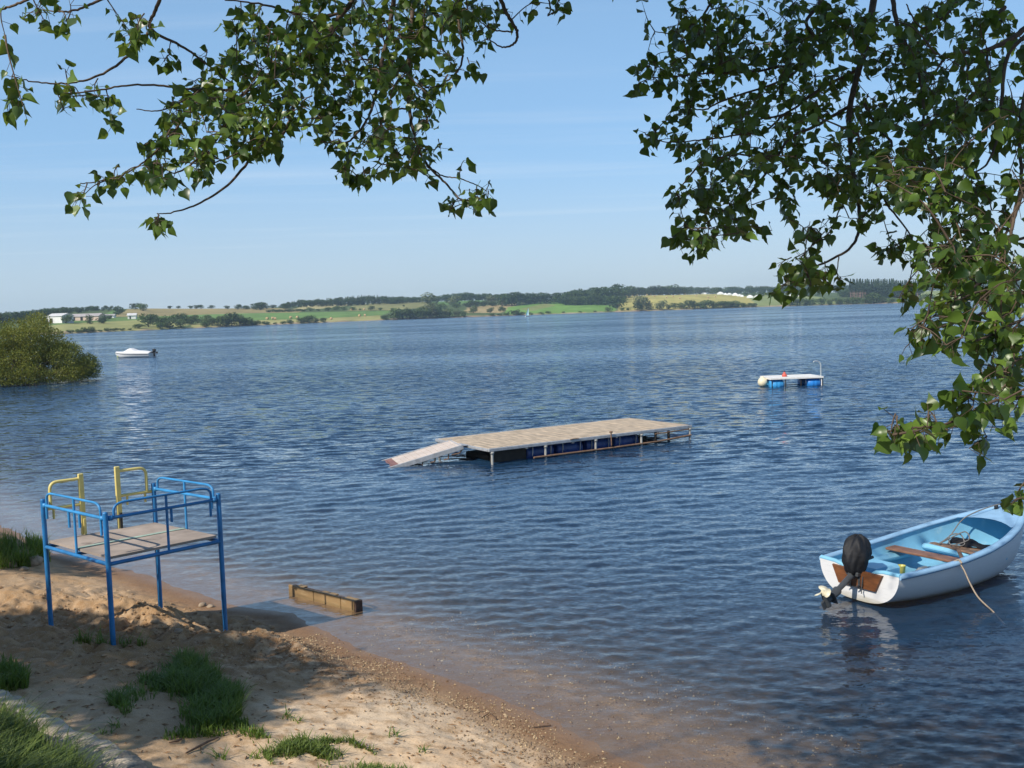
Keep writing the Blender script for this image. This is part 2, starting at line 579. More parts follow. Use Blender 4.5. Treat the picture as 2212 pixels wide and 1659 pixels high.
colr = np.zeros(HP.shape); colr[:] = (.085, .115, .04)
for poly, c in FIELDS:
    k = inpoly(PX, PY, poly); colr[k] = c
edge = sstep(7, 0, Y2 - Dn[None, :]) * (.55 + .45 * fbm(PX / 9, PY * 0, 77, 3))
edge = np.clip(edge * 1.2, 0, 1)[..., None]
colr = colr * (1 - edge) + np.array((.36, .25, .17)) * edge
colr *= 1.2 * (1 + .22 * fbm(X2 / 18, Y2 / 60, 55, 4))[..., None]
nxu = len(us)
ii = (np.arange(len(qs) - 1)[:, None] * nxu + np.arange(nxu - 1)[None, :]).ravel()
m_hill, nt, p, out = nt_new('farmland')
a = nt.nodes.new('ShaderNodeAttribute'); a.attribute_name = 'field'
co = coords(nt, 'World', (.12, .035, .1))
base = mixc(nt, ramp(nt, noise(nt, co, 1.0, 6, .65), (.3, .75)), a.outputs['Color'], (.72, .78, .7), 'MULTIPLY')
nt.links.new(base, p.inputs['Base Color']); p.inputs['Roughness'].default_value = .95; p.inputs['Specular IOR Level'].default_value = .1
ho = mk('hills', HP, [np.stack([ii, ii + 1, ii + nxu + 1, ii + nxu], 1)], m_hill, smooth=True, attrs={'field': colr.reshape(-1, 3)})
tag(ho, 'low farmed hills with green and straw fields beyond the lake', 'hills', kind='structure')

# ------------------------------------------------------------------ water
az = np.concatenate([np.linspace(-78, -32, 60)[:-1], np.linspace(-32, 32, 660), np.linspace(32, 78, 60)[1:]])
rr = [4.6]
while rr[-1] < 2600:
    r_ = rr[-1]
    rr.append(r_ + (max(.024, .024 * (r_ / 9) ** 1.25) if r_ < 48 else .03 * r_))
rr = np.array(rr)
A2, R2 = np.meshgrid(np.radians(az), rr)
WX, WY = R2 * np.sin(A2), R2 * np.cos(A2)
dep = -gz(WX, WY)
dep = np.where(R2 > 70, 3.2, dep)
WZ = np.zeros(WX.shape)
wr = np.random.default_rng(3)
# long patches of gusts
gust = .8 + .5 * fbm(WX / 7, WY / 11, 91, 3)
for i in range(72):
    lam = .11 * (.75 / .11) ** wr.random()
    th = R(-90) + R(8) + wr.normal() * R(29)                  # travel towards the beach
    k = 2 * math.pi / lam
    amp = .0030 * lam ** .9
    ph = wr.random() * 6.28
    kx, ky = k * math.cos(th), k * math.sin(th)
    warp = .35 * fbm(WX / (lam * 5), WY / (lam * 5), 200 + i, 2)
    fade = sstep(2.6, 7, lam / (.0009 * R2 * R2 / 4 * .6 + .02))
    fade = fade * (1 - (1 - sstep(7, 22, R2)) * .8 * sstep(.25, .6, lam))
    WZ += fade * amp * (np.sin(kx * WX + ky * WY + ph + 6.28 * warp))
shal = sstep(-.01, .14, dep) * .8 + .2
WZ *= gust * shal
# calmer water in the lee of the moored dinghy
WZ *= 1 - .6 * np.exp(-(((WX - 5.6) / 1.6) ** 2 + ((WY - 12.1) / 1.3) ** 2))
na = len(az)
ii = (np.arange(len(rr) - 1)[:, None] * na + np.arange(na - 1)[None, :]).ravel()
m_water, nt, p, out = nt_new('lake_water')
nt.nodes.remove(p)
a = nt.nodes.new('ShaderNodeAttribute'); a.attribute_name = 'depth'; dpt = a.outputs['Fac']
a = nt.nodes.new('ShaderNodeAttribute'); a.attribute_name = 'swell'; swl = a.outputs['Fac']
def slope(scale, k, det, s):
    """random surface slope (x, y) of wind ripples, independent of distance"""
    n = N(nt, 'ShaderNodeTexNoise', Scale=k, Detail=det, Roughness=.6, Distortion=.25)
    nt.links.new(coords(nt, 'World', scale, (0, 0, R(7))), n.inputs['Vector'])
    v = nt.nodes.new('ShaderNodeVectorMath'); v.operation = 'SUBTRACT'; nt.links.new(n.outputs['Color'], v.inputs[0]); v.inputs[1].default_value = (.5, .5, .5)
    w = nt.nodes.new('ShaderNodeVectorMath'); w.operation = 'MULTIPLY'; nt.links.new(v.outputs[0], w.inputs[0]); w.inputs[1].default_value = (s * .55, s, 0)
    return w.outputs[0]


def vscale(v, f):
    w = nt.nodes.new('ShaderNodeVectorMath'); w.operation = 'SCALE'; nt.links.new(v, w.inputs[0])
    if isinstance(f, (int, float)): w.inputs['Scale'].default_value = f
    else: nt.links.new(f, w.inputs['Scale'])
    return w.outputs[0]


def vadd(a_, b_):
    w = nt.nodes.new('ShaderNodeVectorMath'); w.operation = 'ADD'; nt.links.new(a_, w.inputs[0]); nt.links.new(b_, w.inputs[1])
    return w.outputs[0]


pat = noise(nt, coords(nt, 'World', (.05, .16, 1), (0, 0, R(4))), .6, 4, .6)
lane = noise(nt, coords(nt, 'World', (.012, .05, 1), (0, 0, R(-6))), .5, 3, .5)
gustf = mth(nt, 'ADD', .12, mth(nt, 'ADD', mth(nt, 'MULTIPLY', pat, .9), mth(nt, 'MULTIPLY', ramp(nt, lane, (.35, .65)), .75)))
calm = mth(nt, 'ADD', .55, mth(nt, 'MULTIPLY', ramp(nt, dpt, (0, .2)), .45))
lee = nt.nodes.new('ShaderNodeCombineXYZ'); lee.inputs[1].default_value = -.10     # wind waves lean towards the beach they run to
far_s = vscale(vadd(slope((.8, 1.9, 1), 1.9, 3, 1.5), lee.outputs[0]), swl)
near_s = slope((1.0, 2.2, 1), 10.5, 3, .66)
sl = vscale(vscale(vadd(far_s, near_s), gustf), calm)
geo = nt.nodes.new('ShaderNodeNewGeometry')
vn = nt.nodes.new('ShaderNodeVectorMath'); vn.operation = 'NORMALIZE'
nt.links.new(vadd(geo.outputs['Normal'], sl), vn.inputs[0])
nrm = vn.outputs[0]
# Schlick reflectance of water, the same for light from above and from below
dt = nt.nodes.new('ShaderNodeVectorMath'); dt.operation = 'DOT_PRODUCT'; nt.links.new(geo.outputs['Incoming'], dt.inputs[0]); nt.links.new(nrm, dt.inputs[1])
cs = mth(nt, 'ABSOLUTE', dt.outputs['Value'])
frv = mth(nt, 'ADD', .02, mth(nt, 'MULTIPLY', .98, mth(nt, 'POWER', mth(nt, 'SUBTRACT', 1.0, cs, True), 5.0)))
gl = N(nt, 'ShaderNodeBsdfGlossy', Roughness=.04); gl.inputs['Color'].default_value = (1, 1, 1, 1); nt.links.new(nrm, gl.inputs['Normal'])
tr = N(nt, 'ShaderNodeBsdfTransparent'); tr.inputs['Color'].default_value = (.93, .95, .93, 1)
df = N(nt, 'ShaderNodeBsdfDiffuse'); df.inputs['Color'].default_value = (.013, .046, .100, 1)
tb = mth(nt, 'SUBTRACT', 1.0, mth(nt, 'POWER', 2.718, mth(nt, 'MULTIPLY', mth(nt, 'MAXIMUM', dpt, 0.0), -1.5)))
m1 = nt.nodes.new('ShaderNodeMixShader'); nt.links.new(tb, m1.inputs[0]); nt.links.new(tr.outputs[0], m1.inputs[1]); nt.links.new(df.outputs[0], m1.inputs[2])
m2 = nt.nodes.new('ShaderNodeMixShader'); nt.links.new(frv, m2.inputs[0]); nt.links.new(m1.outputs[0], m2.inputs[1]); nt.links.new(gl.outputs[0], m2.inputs[2])
nt.links.new(m2.outputs[0], out.inputs['Surface'])
wo = mk('water', np.stack([WX, WY, WZ], -1), [np.stack([ii, ii + 1, ii + na + 1, ii + na], 1)], m_water, smooth=True,
        attrs={'depth': dep.ravel(), 'swell': sstep(14, 34, R2).ravel()})
tag(wo, 'blue lake water with small wind ripples', 'water', kind='structure')

# ------------------------------------------------------------------ summer haze over the lake
hb = MB().box((0, 1500, 36), (5200, 3400, 80))
m_haze = bpy.data.materials.new('haze_air'); m_haze.use_nodes = True
nt = m_haze.node_tree; nt.nodes.remove(nt.nodes['Principled BSDF'])
pv = nt.nodes.new('ShaderNodeVolumePrincipled'); pv.inputs['Density'].default_value = .00017; pv.inputs['Color'].default_value = (.66, .83, 1, 1); pv.inputs['Anisotropy'].default_value = .2
nt.links.new(pv.outputs[0], nt.nodes['Material Output'].inputs['Volume'])
hz_o = hb.build('haze', m_haze)
tag(hz_o, 'thin summer haze over the lake', 'haze', kind='stuff')
S.cycles.volume_bounces = 1

# ================================================================== far shore: trees, woods, buildings
def clump_tree(seed, lobes, n, leaf, flat=.8, trunk=(.04, .25)):
    """unit-height tree: leaf-clump faces over several lobes, plus trunk and limbs; returns V, quads, mi, tint"""
    g = np.random.default_rng(seed)
    P, NN = [], []
    vol = np.array([l[3] ** 2 for l in lobes]); vol = vol / vol.sum()
    for (cx, cy, cz, r_), w in zip(lobes, vol):
        m = max(8, int(n * w))
        d = g.normal(size=(m, 3)); d /= np.linalg.norm(d, axis=1)[:, None]
        rad = r_ * (.62 + .42 * g.random(m) ** .6)
        d2 = d * np.array((1, 1, flat))
        P.append(np.array((cx, cy, cz)) + d2 * rad[:, None]); NN.append(d)
    P = np.concatenate(P); NN = np.concatenate(NN)
    k = P[:, 2] > .02
    P, NN = P[k], NN[k]
    nrm = NN + g.normal(size=NN.shape) * .55; nrm /= np.linalg.norm(nrm, axis=1)[:, None]
    t = np.cross(nrm, g.normal(size=nrm.shape)); t /= np.linalg.norm(t, axis=1)[:, None]
    b = np.cross(nrm, t)
    s = leaf * (.6 + .8 * g.random(len(P)))[:, None]
    V = np.stack([P - t * s, P + b * s * .6 + nrm * s * .2, P + t * s, P - b * s * .6 + nrm * s * .2], 1).reshape(-1, 3)
    Q = np.arange(len(V)).reshape(-1, 4)
    tint = np.repeat(np.clip(.5 + .22 * g.normal(size=len(P)), 0, 1), 4)
    mb = MB()
    th = trunk[1]
    mb.tube([(0, 0, -.03), (.01, 0, th * .5), (0, .01, th), (.0, 0, min(.8, th * 2.2))], [trunk[0], trunk[0] * .8, trunk[0] * .65, trunk[0] * .2], 6, False)
    for (cx, cy, cz, r_) in lobes[:5]:
        mb.tube([(0, 0, th * .8), (cx * .5, cy * .5, (th + cz) * .55), (cx * .9, cy * .9, cz)], [trunk[0] * .4, trunk[0] * .25, trunk[0] * .1], 4, False)
    tv = np.array(mb.v); tf = np.array(mb.f) + len(V)
    mi = np.concatenate([np.zeros(len(Q), int), np.ones(len(tf), int)])
    return np.concatenate([V, tv]), np.concatenate([Q, tf]), mi, np.concatenate([tint, np.full(len(tv), .3)])


def lobes_round(seed, n=9, w=.36):
    g = np.random.default_rng(seed)
    L = [(0, 0, .6, .32), (0, 0, .3, .27)]
    for i in range(n):
        a = g.random() * 6.28; rr_ = w * (.45 + .55 * g.random()); z = .2 + .58 * g.random()
        L.append((rr_ * math.cos(a), rr_ * math.sin(a), z, .15 + .11 * g.random()))
    return L


def lobes_tall(seed):
    g = np.random.default_rng(seed)
    return [(.06 * g.normal(), .06 * g.normal(), z, .12 + .07 * math.sin(3.1 * z)) for z in np.linspace(.12, .9, 10)]


def lobes_shrub(seed):
    g = np.random.default_rng(seed)
    return [(.45 * (g.random() - .5) * 2, .4 * (g.random() - .5) * 2, .2 + .45 * g.random(), .2 + .16 * g.random()) for i in range(8)]


def conifer(seed, bare=0.0):
    g = np.random.default_rng(seed)
    V, Q, T = [], [], []
    lo = .08 + .5 * bare
    for z in np.linspace(lo, .97, 22):
        r_ = .17 * (1 - z) ** .8 * (.75 + .5 * g.random()) + .012
        for k in range(9):
            a = g.random() * 6.28
            tip = np.array((r_ * math.cos(a), r_ * math.sin(a), z - .05 - .03 * g.random()))
            root = np.array((0, 0, z + .02))
            sd_ = np.array((-math.sin(a), math.cos(a), 0)) * (.018 + .2 * r_)
            V += [root, (root + tip) / 2 + sd_ + (0, 0, .01), tip, (root + tip) / 2 - sd_ + (0, 0, .01)]
            T += [np.clip(.5 + .25 * g.normal(), 0, 1)] * 4
    V = np.array(V); Q = np.arange(len(V)).reshape(-1, 4)
    mb = MB().tube([(0, 0, -.02), (0, 0, .5), (0, 0, .99)], [.018, .011, .002], 5, False)
    for i in range(int(26 * bare)):
        a = g.random() * 6.28; z = .1 + .45 * g.random()
        mb.tube([(0, 0, z), (.09 * math.cos(a), .09 * math.sin(a), z - .02)], .004, 3, False)
    tv = np.array(mb.v); tf = np.array(mb.f) + len(V)
    return np.concatenate([V, tv]), np.concatenate([Q, tf]), np.concatenate([np.zeros(len(Q), int), np.ones(len(tf), int)]), np.concatenate([T, np.full(len(tv), .3)])


m_bark_far = mat('bark', (.13, .095, .07), .9, .3, 3)
m_bark_red = mat('dry_bark', (.24, .16, .125), .9, .3, 3)
M_TREE = {
    'dark': leafmat('dark_foliage', (.022, .045, .012), (.06, .105, .024), (.06, .12, .02), .12, .6, .25, objvar=.3),
    'mid': leafmat('mid_foliage', (.05, .085, .022), (.115, .17, .04), (.09, .16, .03), .15, .6, .25, objvar=.3),
    'pale': leafmat('pale_foliage', (.10, .13, .05), (.17, .20, .085), (.16, .2, .07), .15, .6, .25, objvar=.2),
    'conifer': leafmat('needle_foliage', (.02, .042, .02), (.05, .085, .035), (.05, .09, .03), .08, .7, .2, objvar=.25),
}
SHAPES = {}
for k in range(4): SHAPES['round', k] = clump_tree(100 + k, lobes_round(200 + k), 620, .05)
for k in range(3): SHAPES['tall', k] = clump_tree(120 + k, lobes_tall(220 + k), 520, .042, 1.0, (.025, .2))
for k in range(3): SHAPES['shrub', k] = clump_tree(140 + k, lobes_shrub(240 + k), 460, .07, .8, (.03, .1))
for k in range(3): SHAPES['conifer', k] = conifer(160 + k)
for k in range(2): SHAPES['barefir', k] = conifer(170 + k, .8)
PROTO = {}


def tree_obj(name, shape, var, tone, loc, h, w, rz):
    key = (shape, var, tone)
    if key not in PROTO:
        V, Q, mi, tint = SHAPES[shape, var]
        o = mk(name, V, [Q], [M_TREE[tone], m_bark_red if shape == 'barefir' else m_bark_far], mi=mi, attrs={'tint': tint})
        PROTO[key] = o
    else:
        o = PROTO[key].copy(); o.name = name; COL.objects.link(o)
        for k_ in list(o.keys()): del o[k_]
    o.location = loc; o.scale = (w, w, h); o.rotation_euler = (0, 0, rz)
    return o


NV = {'round': 4, 'tall': 3, 'shrub': 3, 'conifer': 3, 'barefir': 2}


def far_tree(px, yb, yt, shape, tone, wide, name, label, cat, group=None, ymax=2600, dy=0):
    """wide: crown width over height"""
    P = hproj(px, yb, ymax); P[1] += dy
    if dy: P[0] *= P[1] / (P[1] - dy); P[2] = float(hz(np.array([P[0] / P[1]]), np.array([P[1]]))[0])
    h = max(1.2, 1.12 * (yb - yt) * P[1] / F)
    base = {'round': .95, 'tall': .5, 'shrub': 1.35, 'conifer': .36, 'barefir': .36}[shape]
    o = tree_obj(name, shape, random.randrange(NV[shape]), tone, (P[0], P[1], P[2] - .06 * h), h, 1.3 * h * wide / base, random.random() * 6.28)
    return tag(o, label, cat, group)


def wood(name, label, spots, tone, shapes=('round',)):
    """a far wood that reads as one mass: one mesh"""
    Vs, Qs, Ms, Ts, n = [], [], [], [], 0
    for (px, yb, yt, dy) in spots:
        P = hproj(px, yb); P[1] += dy; P[0] *= P[1] / (P[1] - dy)
        P[2] = float(hz(np.array([P[0] / P[1]]), np.array([P[1]]))[0])
        tgt = EYE[2] + (ray(px, yt) / ray(px, yt)[1])[2] * P[1]
        h = max(4, tgt - P[2])
        sh = random.choice(shapes)
        V, Q, mi, t = SHAPES[sh, random.randrange(NV[sh])]
        a = random.random() * 6.28; ca, sa = math.cos(a), math.sin(a)
        wd = h * {'round': 1.0 + .3 * random.random(), 'conifer': 1.1, 'tall': 1.2}[sh]
        V2 = np.stack([(V[:, 0] * ca - V[:, 1] * sa) * wd, (V[:, 0] * sa + V[:, 1] * ca) * wd, V[:, 2] * h - .06 * h], 1) + P
        Vs.append(V2); Qs.append(Q + n); Ms.append(mi); Ts.append(np.clip(t * .9 + .25 * (random.random() - .5), 0, 1)); n += len(V2)
    o = mk(name, np.concatenate(Vs), [np.concatenate(Qs)], [M_TREE[tone], m_bark_far], mi=np.concatenate(Ms), attrs={'tint': np.concatenate(Ts)})
    return tag(o, label, 'wood', kind='stuff')


def band(pts, n, rows, rise=1.5, jit=2.5):
    """spots along a wood: pts = (px, base y, top y) stations"""
    xs_ = [p[0] for p in pts]; out_ = []
    for r_ in range(rows):
        for i in range(n):
            x = xs_[0] + (xs_[-1] - xs_[0]) * (i + random.random()) / n
            yb = np.interp(x, xs_, [p[1] for p in pts]); yt = np.interp(x, xs_, [p[2] for p in pts])
            out_.append((x, yb - r_ * rise, yt + jit * (random.random() - .3) - 0 * r_ + (rows - 1 - r_) * 1.2, r_ * 30))
    return out_


wood('woods', 'dark wood along the skyline behind the farm barns',
     band([(-40, 700, 672), (60, 697, 667), (120, 685, 661), (170, 676, 660), (205, 672, 657), (250, 671, 663)], 26, 2), 'dark')
wood('woods', 'dark forest on the hill above the pale straw field',
     band([(612, 668, 652), (640, 664, 646), (700, 662, 643), (760, 660, 637), (800, 658, 634), (850, 656, 638), (900, 651, 640), (930, 649, 640)], 46, 2), 'dark', ('conifer', 'round', 'round'))
wood('woods', 'bluish wooded ridge left of the oak wood',
     band([(845, 657, 638), (890, 654, 639), (930, 652, 637), (1000, 648, 629), (1030, 647, 631), (1090, 648, 634)], 34, 2), 'dark')
wood('woods', 'leafy wood filling the ground behind the fir stand',
     band([(1815, 642, 622), (1880, 642, 612), (1990, 641, 612)], 22, 2), 'dark')
wood('woods', 'dark wood lining the top of the yellow bale field',
     band([(1350, 637, 618), (1440, 634, 615), (1520, 634, 617), (1600, 634, 616), (1700, 634, 613), (1840, 630, 612)], 46, 2), 'dark')
wood('woods', 'hazy wood beyond the green field at the right end of the shore',
     band([(1985, 628, 607), (2060, 627, 604), (2130, 626, 605), (2240, 624, 604)], 26, 2), 'dark')

z5 = lambda x, y: (x * .2604, 576 + y * .2604)
z6 = lambda x, y: (528 + x * .2604, 576 + y * .2604)
z7 = lambda x, y: (1056 + x * .2604, 576 + y * .2604)
z8 = lambda x, y: (1536 + x * .3055, 556.8 + y * .3055)


def row(zf, items, shape, tone, name, label, cat, group, wide=1.0):
    for it in items:
        x, yb = zf(it[0], it[1]); _, yt = zf(it[0], it[2])
        far_tree(x, yb, yt, shape, it[4] if len(it) > 4 else tone, (it[3] if len(it) > 3 else wide), name, label, cat, group)


def one(zf, x, yb, yt, shape, tone, wide, name, label, cat='tree'):
    X, Yb = zf(x, yb); _, Yt = zf(x, yt)
    return far_tree(X, Yb, Yt, shape, tone, wide, name, label, cat)


# trees about the farm
one(z5, 545, 470, 400, 'round', 'mid', 1.1, 'tree', 'bushy tree hiding the gap between the two farm barns')
one(z5, 742, 475, 402, 'tall', 'mid', .6, 'tree', 'slim tree in front of the long low barn')
one(z5, 858, 472, 400, 'round', 'dark', 1.0, 'tree', 'round dark tree at the right end of the long barn')
one(z5, 912, 436, 400, 'round', 'dark', 1.0, 'tree', 'small dark tree beside the low white shed')
one(z5, 452, 468, 432, 'shrub', 'dark', 1.1, 'shrub', 'low dark shrub against the white barn front', 'shrub')
one(z5, 372, 470, 430, 'shrub', 'dark', 1.2, 'shrub', 'dark shrub at the left corner of the white barn', 'shrub')
one(z5, 985, 400, 322, 'round', 'dark', 1.0, 'tree', 'dark field tree at the left edge of the brown field')
one(z5, 1122, 356, 302, 'round', 'dark', 1.3, 'tree', 'broad dark skyline tree, left one of the pair on the brown field')
one(z5, 1190, 366, 298, 'round', 'mid', 1.1, 'tree', 'round skyline tree, right one of the pair on the brown field')
row(z5, [(1405, 338, 312), (1475, 336, 312), (1585, 336, 308), (1630, 338, 305), (1672, 338, 305), (1755, 340, 308), (1888, 352, 320), (1968, 356, 312), (2035, 356, 318)],
    'round', 'dark', 'tree', 'small dark tree on the skyline of the tan hill', 'tree', 'trees along the tan hill skyline', 1.3)
one(z5, 2160, 360, 288, 'round', 'dark', 1.4, 'tree', 'broad dark tree clump at the right end of the tan hill')
row(z5, [(1145, 512, 470, 1.6), (1230, 500, 388), (1290, 470, 395), (1345, 500, 400), (1400, 520, 440), (1460, 470, 388), (1525, 475, 385), (1590, 480, 400),
         (1640, 470, 402), (1700, 480, 400), (1760, 490, 415), (1830, 500, 410), (1880, 510, 420), (1925, 498, 385, .8), (1990, 500, 405), (2030, 496, 420), (1330, 525, 460), (1500, 520, 455), (1700, 515, 460)],
    'round', 'mid', 'tree', 'leafy tree in the copse on the left lake shore', 'tree', 'copse by the lake below the farm', 1.05)
row(z5, [(585, 560, 530), (635, 556, 520), (690, 552, 525), (725, 555, 505), (765, 552, 520), (830, 545, 525), (900, 545, 512), (950, 540, 508), (1010, 535, 512), (1080, 530, 515), (500, 562, 540)],
    'shrub', 'mid', 'shrub', 'low green shrub at the water edge below the straw field', 'shrub', 'shrubs along the left lake shore', 1.6)
row(z5, [(2085, 490, 445), (2130, 492, 450), (2200, 488, 455)], 'shrub', 'mid', 'shrub', 'shrub on the shore right of the copse', 'shrub', 'shrubs right of the copse', 1.3)
# middle
row(z6, [(20, 495, 425), (75, 490, 450), (185, 484, 455), (250, 482, 462), (320, 480, 450), (375, 478, 440)], 'shrub', 'mid', 'shrub', 'small shrub on the shore below the long green field', 'shrub', 'shrubs below the long green field', 1.3)
row(z6, [(470, 470, 420), (535, 468, 402), (590, 468, 425), (650, 465, 425)], 'round', 'mid', 'tree', 'bushy shore tree below the long green field', 'tree', 'small trees below the long green field', 1.3)
one(z6, 130, 350, 290, 'round', 'dark', 1.7, 'tree', 'wide dark tree on the skyline left of the forest')
row(z6, [(30, 352, 322), (240, 345, 312), (300, 345, 318), (345, 345, 315)], 'round', 'dark', 'tree', 'low dark skyline tree just left of the forest edge', 'tree', 'trees left of the forest', 1.4)
row(z6, [(225, 378, 345), (280, 378, 350), (335, 376, 350), (390, 374, 345), (440, 372, 345), (490, 370, 348)], 'shrub', 'dark', 'hedge_bush', 'clipped dark bush in the hedge above the green field', 'hedge bush', 'hedge above the long green field', 1.9)
row(z6, [(545, 368, 335), (610, 366, 348), (690, 366, 333), (760, 362, 322), (825, 362, 332), (900, 362, 330), (960, 362, 345), (1045, 362, 325), (1125, 362, 338), (1225, 362, 340), (1660, 350, 310), (1760, 345, 300)],
    'round', 'mid', 'tree', 'hedgerow tree between the green field and the straw field', 'tree', 'hedgerow across the middle fields', 1.4)
one(z6, 1322, 332, 315, 'round', 'dark', 1.0, 'tree', 'lone tiny tree on the olive field')
row(z6, [(1165, 440, 400, 1.4), (1240, 438, 345), (1310, 435, 350), (1375, 432, 335), (1430, 430, 340), (1490, 428, 340), (1545, 425, 300, .8, 'pale'), (1600, 424, 330), (1650, 422, 345, 1, 'pale'), (1700, 424, 350), (1760, 420, 355, 1, 'pale'), (1820, 418, 365), (1480, 400, 320), (1610, 380, 300)],
    'round', 'mid', 'tree', 'leafy tree in the copse on the shore left of the sailing boat', 'tree', 'copse left of the sailing boat', .95)
row(z6, [(1870, 340, 280), (1920, 335, 275), (1985, 330, 280), (2060, 330, 285)], 'round', 'dark', 'tree', 'dark tree on the ridge behind the sailing boat', 'tree', 'trees on the ridge above the shed', 1.2)
row(z6, [(1900, 385, 325), (2040, 382, 335), (2120, 372, 330), (2150, 370, 335)], 'round', 'mid', 'tree', 'small tree before the bare brown plot', 'tree', 'trees before the bare brown plot', 1.0)
one(z6, 1535, 330, 222, 'tall', 'pale', .9, 'tree', 'tall pale feathery tree standing above the copse')
one(z6, 1745, 330, 232, 'round', 'pale', 1.1, 'tree', 'pale broad tree right of the tall feathery one')
one(z6, 2045, 320, 228, 'round', 'pale', .9, 'tree', 'pale tree at the left end of the oak wood')
# the oak wood behind the green meadow
row(z7, [(40, 325, 285), (110, 330, 222), (150, 325, 215), (190, 322, 212), (235, 318, 210), (285, 312, 218), (330, 310, 208), (380, 308, 214), (430, 308, 205), (480, 306, 210), (540, 306, 215), (590, 305, 205)],
    'round', 'dark', 'tree', 'dark oak in the left half of the wood behind the green meadow', 'tree', 'left half of the oak wood', 1.0)
row(z7, [(640, 318, 200), (690, 315, 185), (735, 318, 180), (790, 312, 175), (840, 310, 172), (880, 312, 185), (930, 310, 172), (985, 305, 160), (1030, 300, 152), (660, 320, 240), (720, 322, 235, 1.0, 'mid'), (780, 320, 230, 1.0, 'mid'), (850, 318, 220, 1.0, 'mid'), (910, 320, 228), (970, 320, 235), (1105, 280, 142), (1160, 260, 150), (1210, 250, 170)],
    'round', 'dark', 'tree', 'tall dark oak in the right half of the wood behind the green meadow', 'tree', 'right half of the oak wood', 1.0)
one(z7, 1070, 345, 225, 'round', 'dark', 1.05, 'tree', 'big dark oak standing at the right corner of the green meadow')
row(z7, [(1290, 235, 165, 1.2), (1370, 232, 152), (1440, 230, 155), (1495, 230, 142), (1560, 228, 160), (1650, 226, 162)], 'round', 'dark', 'tree', 'dark tree behind the top of the yellow bale field', 'tree', 'trees behind the bale field', 1.3)
one(z7, 1272, 358, 232, 'round', 'pale', .85, 'tree', 'tall pale willow on the shore before the bale field')
one(z7, 1230, 365, 300, 'round', 'dark', 1.0, 'tree', 'short dark tree at the left foot of the pale willow')
one(z7, 1325, 358, 290, 'round', 'pale', .9, 'tree', 'lower pale willow right of the tall one')
one(z7, 1428, 358, 275, 'round', 'pale', .9, 'tree', 'pale greyish bush alone on the shore below the bales')
row(z7, [(985, 372, 330), (1110, 365, 335), (1160, 362, 335)], 'shrub', 'mid', 'shrub', 'shrub on the shore beneath the big oak', 'shrub', 'shrubs beneath the big oak', 1.2)
row(z7, [(30, 410, 385), (90, 408, 388), (150, 405, 380), (225, 400, 352), (260, 400, 365), (340, 398, 375), (430, 392, 370), (495, 388, 365), (620, 384, 370), (760, 380, 366), (880, 376, 362)],
    'shrub', 'mid', 'shrub', 'low shrub along the water edge of the green meadow', 'shrub', 'shrubs along the green meadow shore', 1.7)
row(z7, [(1490, 352, 310), (1545, 350, 300), (1600, 352, 295), (1660, 350, 275), (1710, 350, 285), (1755, 350, 290), (1800, 350, 272), (1860, 346, 280), (1905, 346, 290), (1950, 344, 285), (2005, 342, 285), (2060, 340, 300), (2110, 340, 305), (2165, 338, 300), (2210, 336, 305)],
    'round', 'mid', 'tree', 'small tree in the row on the shore below the bale field', 'tree', 'shore row below the bale field', 1.1)
row(z8, [(120, 352, 305), (175, 350, 300), (230, 350, 318), (300, 350, 325), (560, 350, 305), (610, 345, 290), (665, 340, 285), (720, 338, 285), (780, 335, 280), (840, 332, 290), (900, 332, 280), (960, 330, 285), (1030, 328, 275), (1090, 326, 285), (1150, 325, 245), (1210, 322, 275), (1270, 320, 280), (1340, 318, 285), (1400, 318, 280), (1470, 315, 278), (1545, 312, 250), (1600, 310, 280), (1660, 308, 280), (1730, 306, 282), (1800, 304, 280)],
    'round', 'mid', 'tree', 'bushy tree at the water edge below the camp and the firs', 'tree', 'shore trees below the camp and firs', 1.25)
# camp site trees
row(z8, [(10, 240, 205), (50, 240, 210), (95, 250, 215), (145, 252, 222), (190, 258, 228), (245, 265, 235), (300, 270, 240), (350, 275, 235), (420, 278, 240), (480, 275, 235), (600, 270, 230), (690, 272, 235), (760, 270, 240)],
    'round', 'mid', 'tree', 'green camp site tree among the white tents', 'tree', 'trees of the camp site', 1.1)
# firs
for i in range(22):
    x = 985 + (1300 - 985) * (i + .5 * random.random()) / 22
    far_tree(*z8(x, 285), z8(x, 150 + 9 * random.random())[1], 'barefir' if x < 1110 else 'conifer', 'conifer', .34, 'fir_tree',
             'slim fir with a bare reddish trunk at the left of the fir stand' if x < 1110 else 'dark green fir in the fir stand on the far shore', 'fir tree',
             'bare firs on the far shore' if x < 1110 else 'green firs on the far shore')
for i in range(13):
    x = 1300 + 170 * (i + .5 * random.random()) / 13
    far_tree(*z8(x, 285), z8(x, 158 + 9 * random.random())[1], 'barefir' if i % 3 == 0 else 'conifer', 'conifer', .34, 'fir_tree',
             'dark fir at the right end of the fir stand', 'fir tree', 'right end of the fir stand')

# ------------------------------------------------------------------ farm buildings, camp, bales
m_white = mat('white_wall', (.78, .76, .72), .8, .06, .3)
m_cream = mat('cream_wall', (.62, .46, .36), .85, .12, .3)
m_roofl = mat('pale_sheet_roof', (.66, .64, .62), .5, .08, .4)
m_roofg = mat('grey_sheet_roof', (.42, .38, .36), .6, .12, .4)
m_dark = mat('dark_opening', (.02, .018, .018), .9, .2, 1)


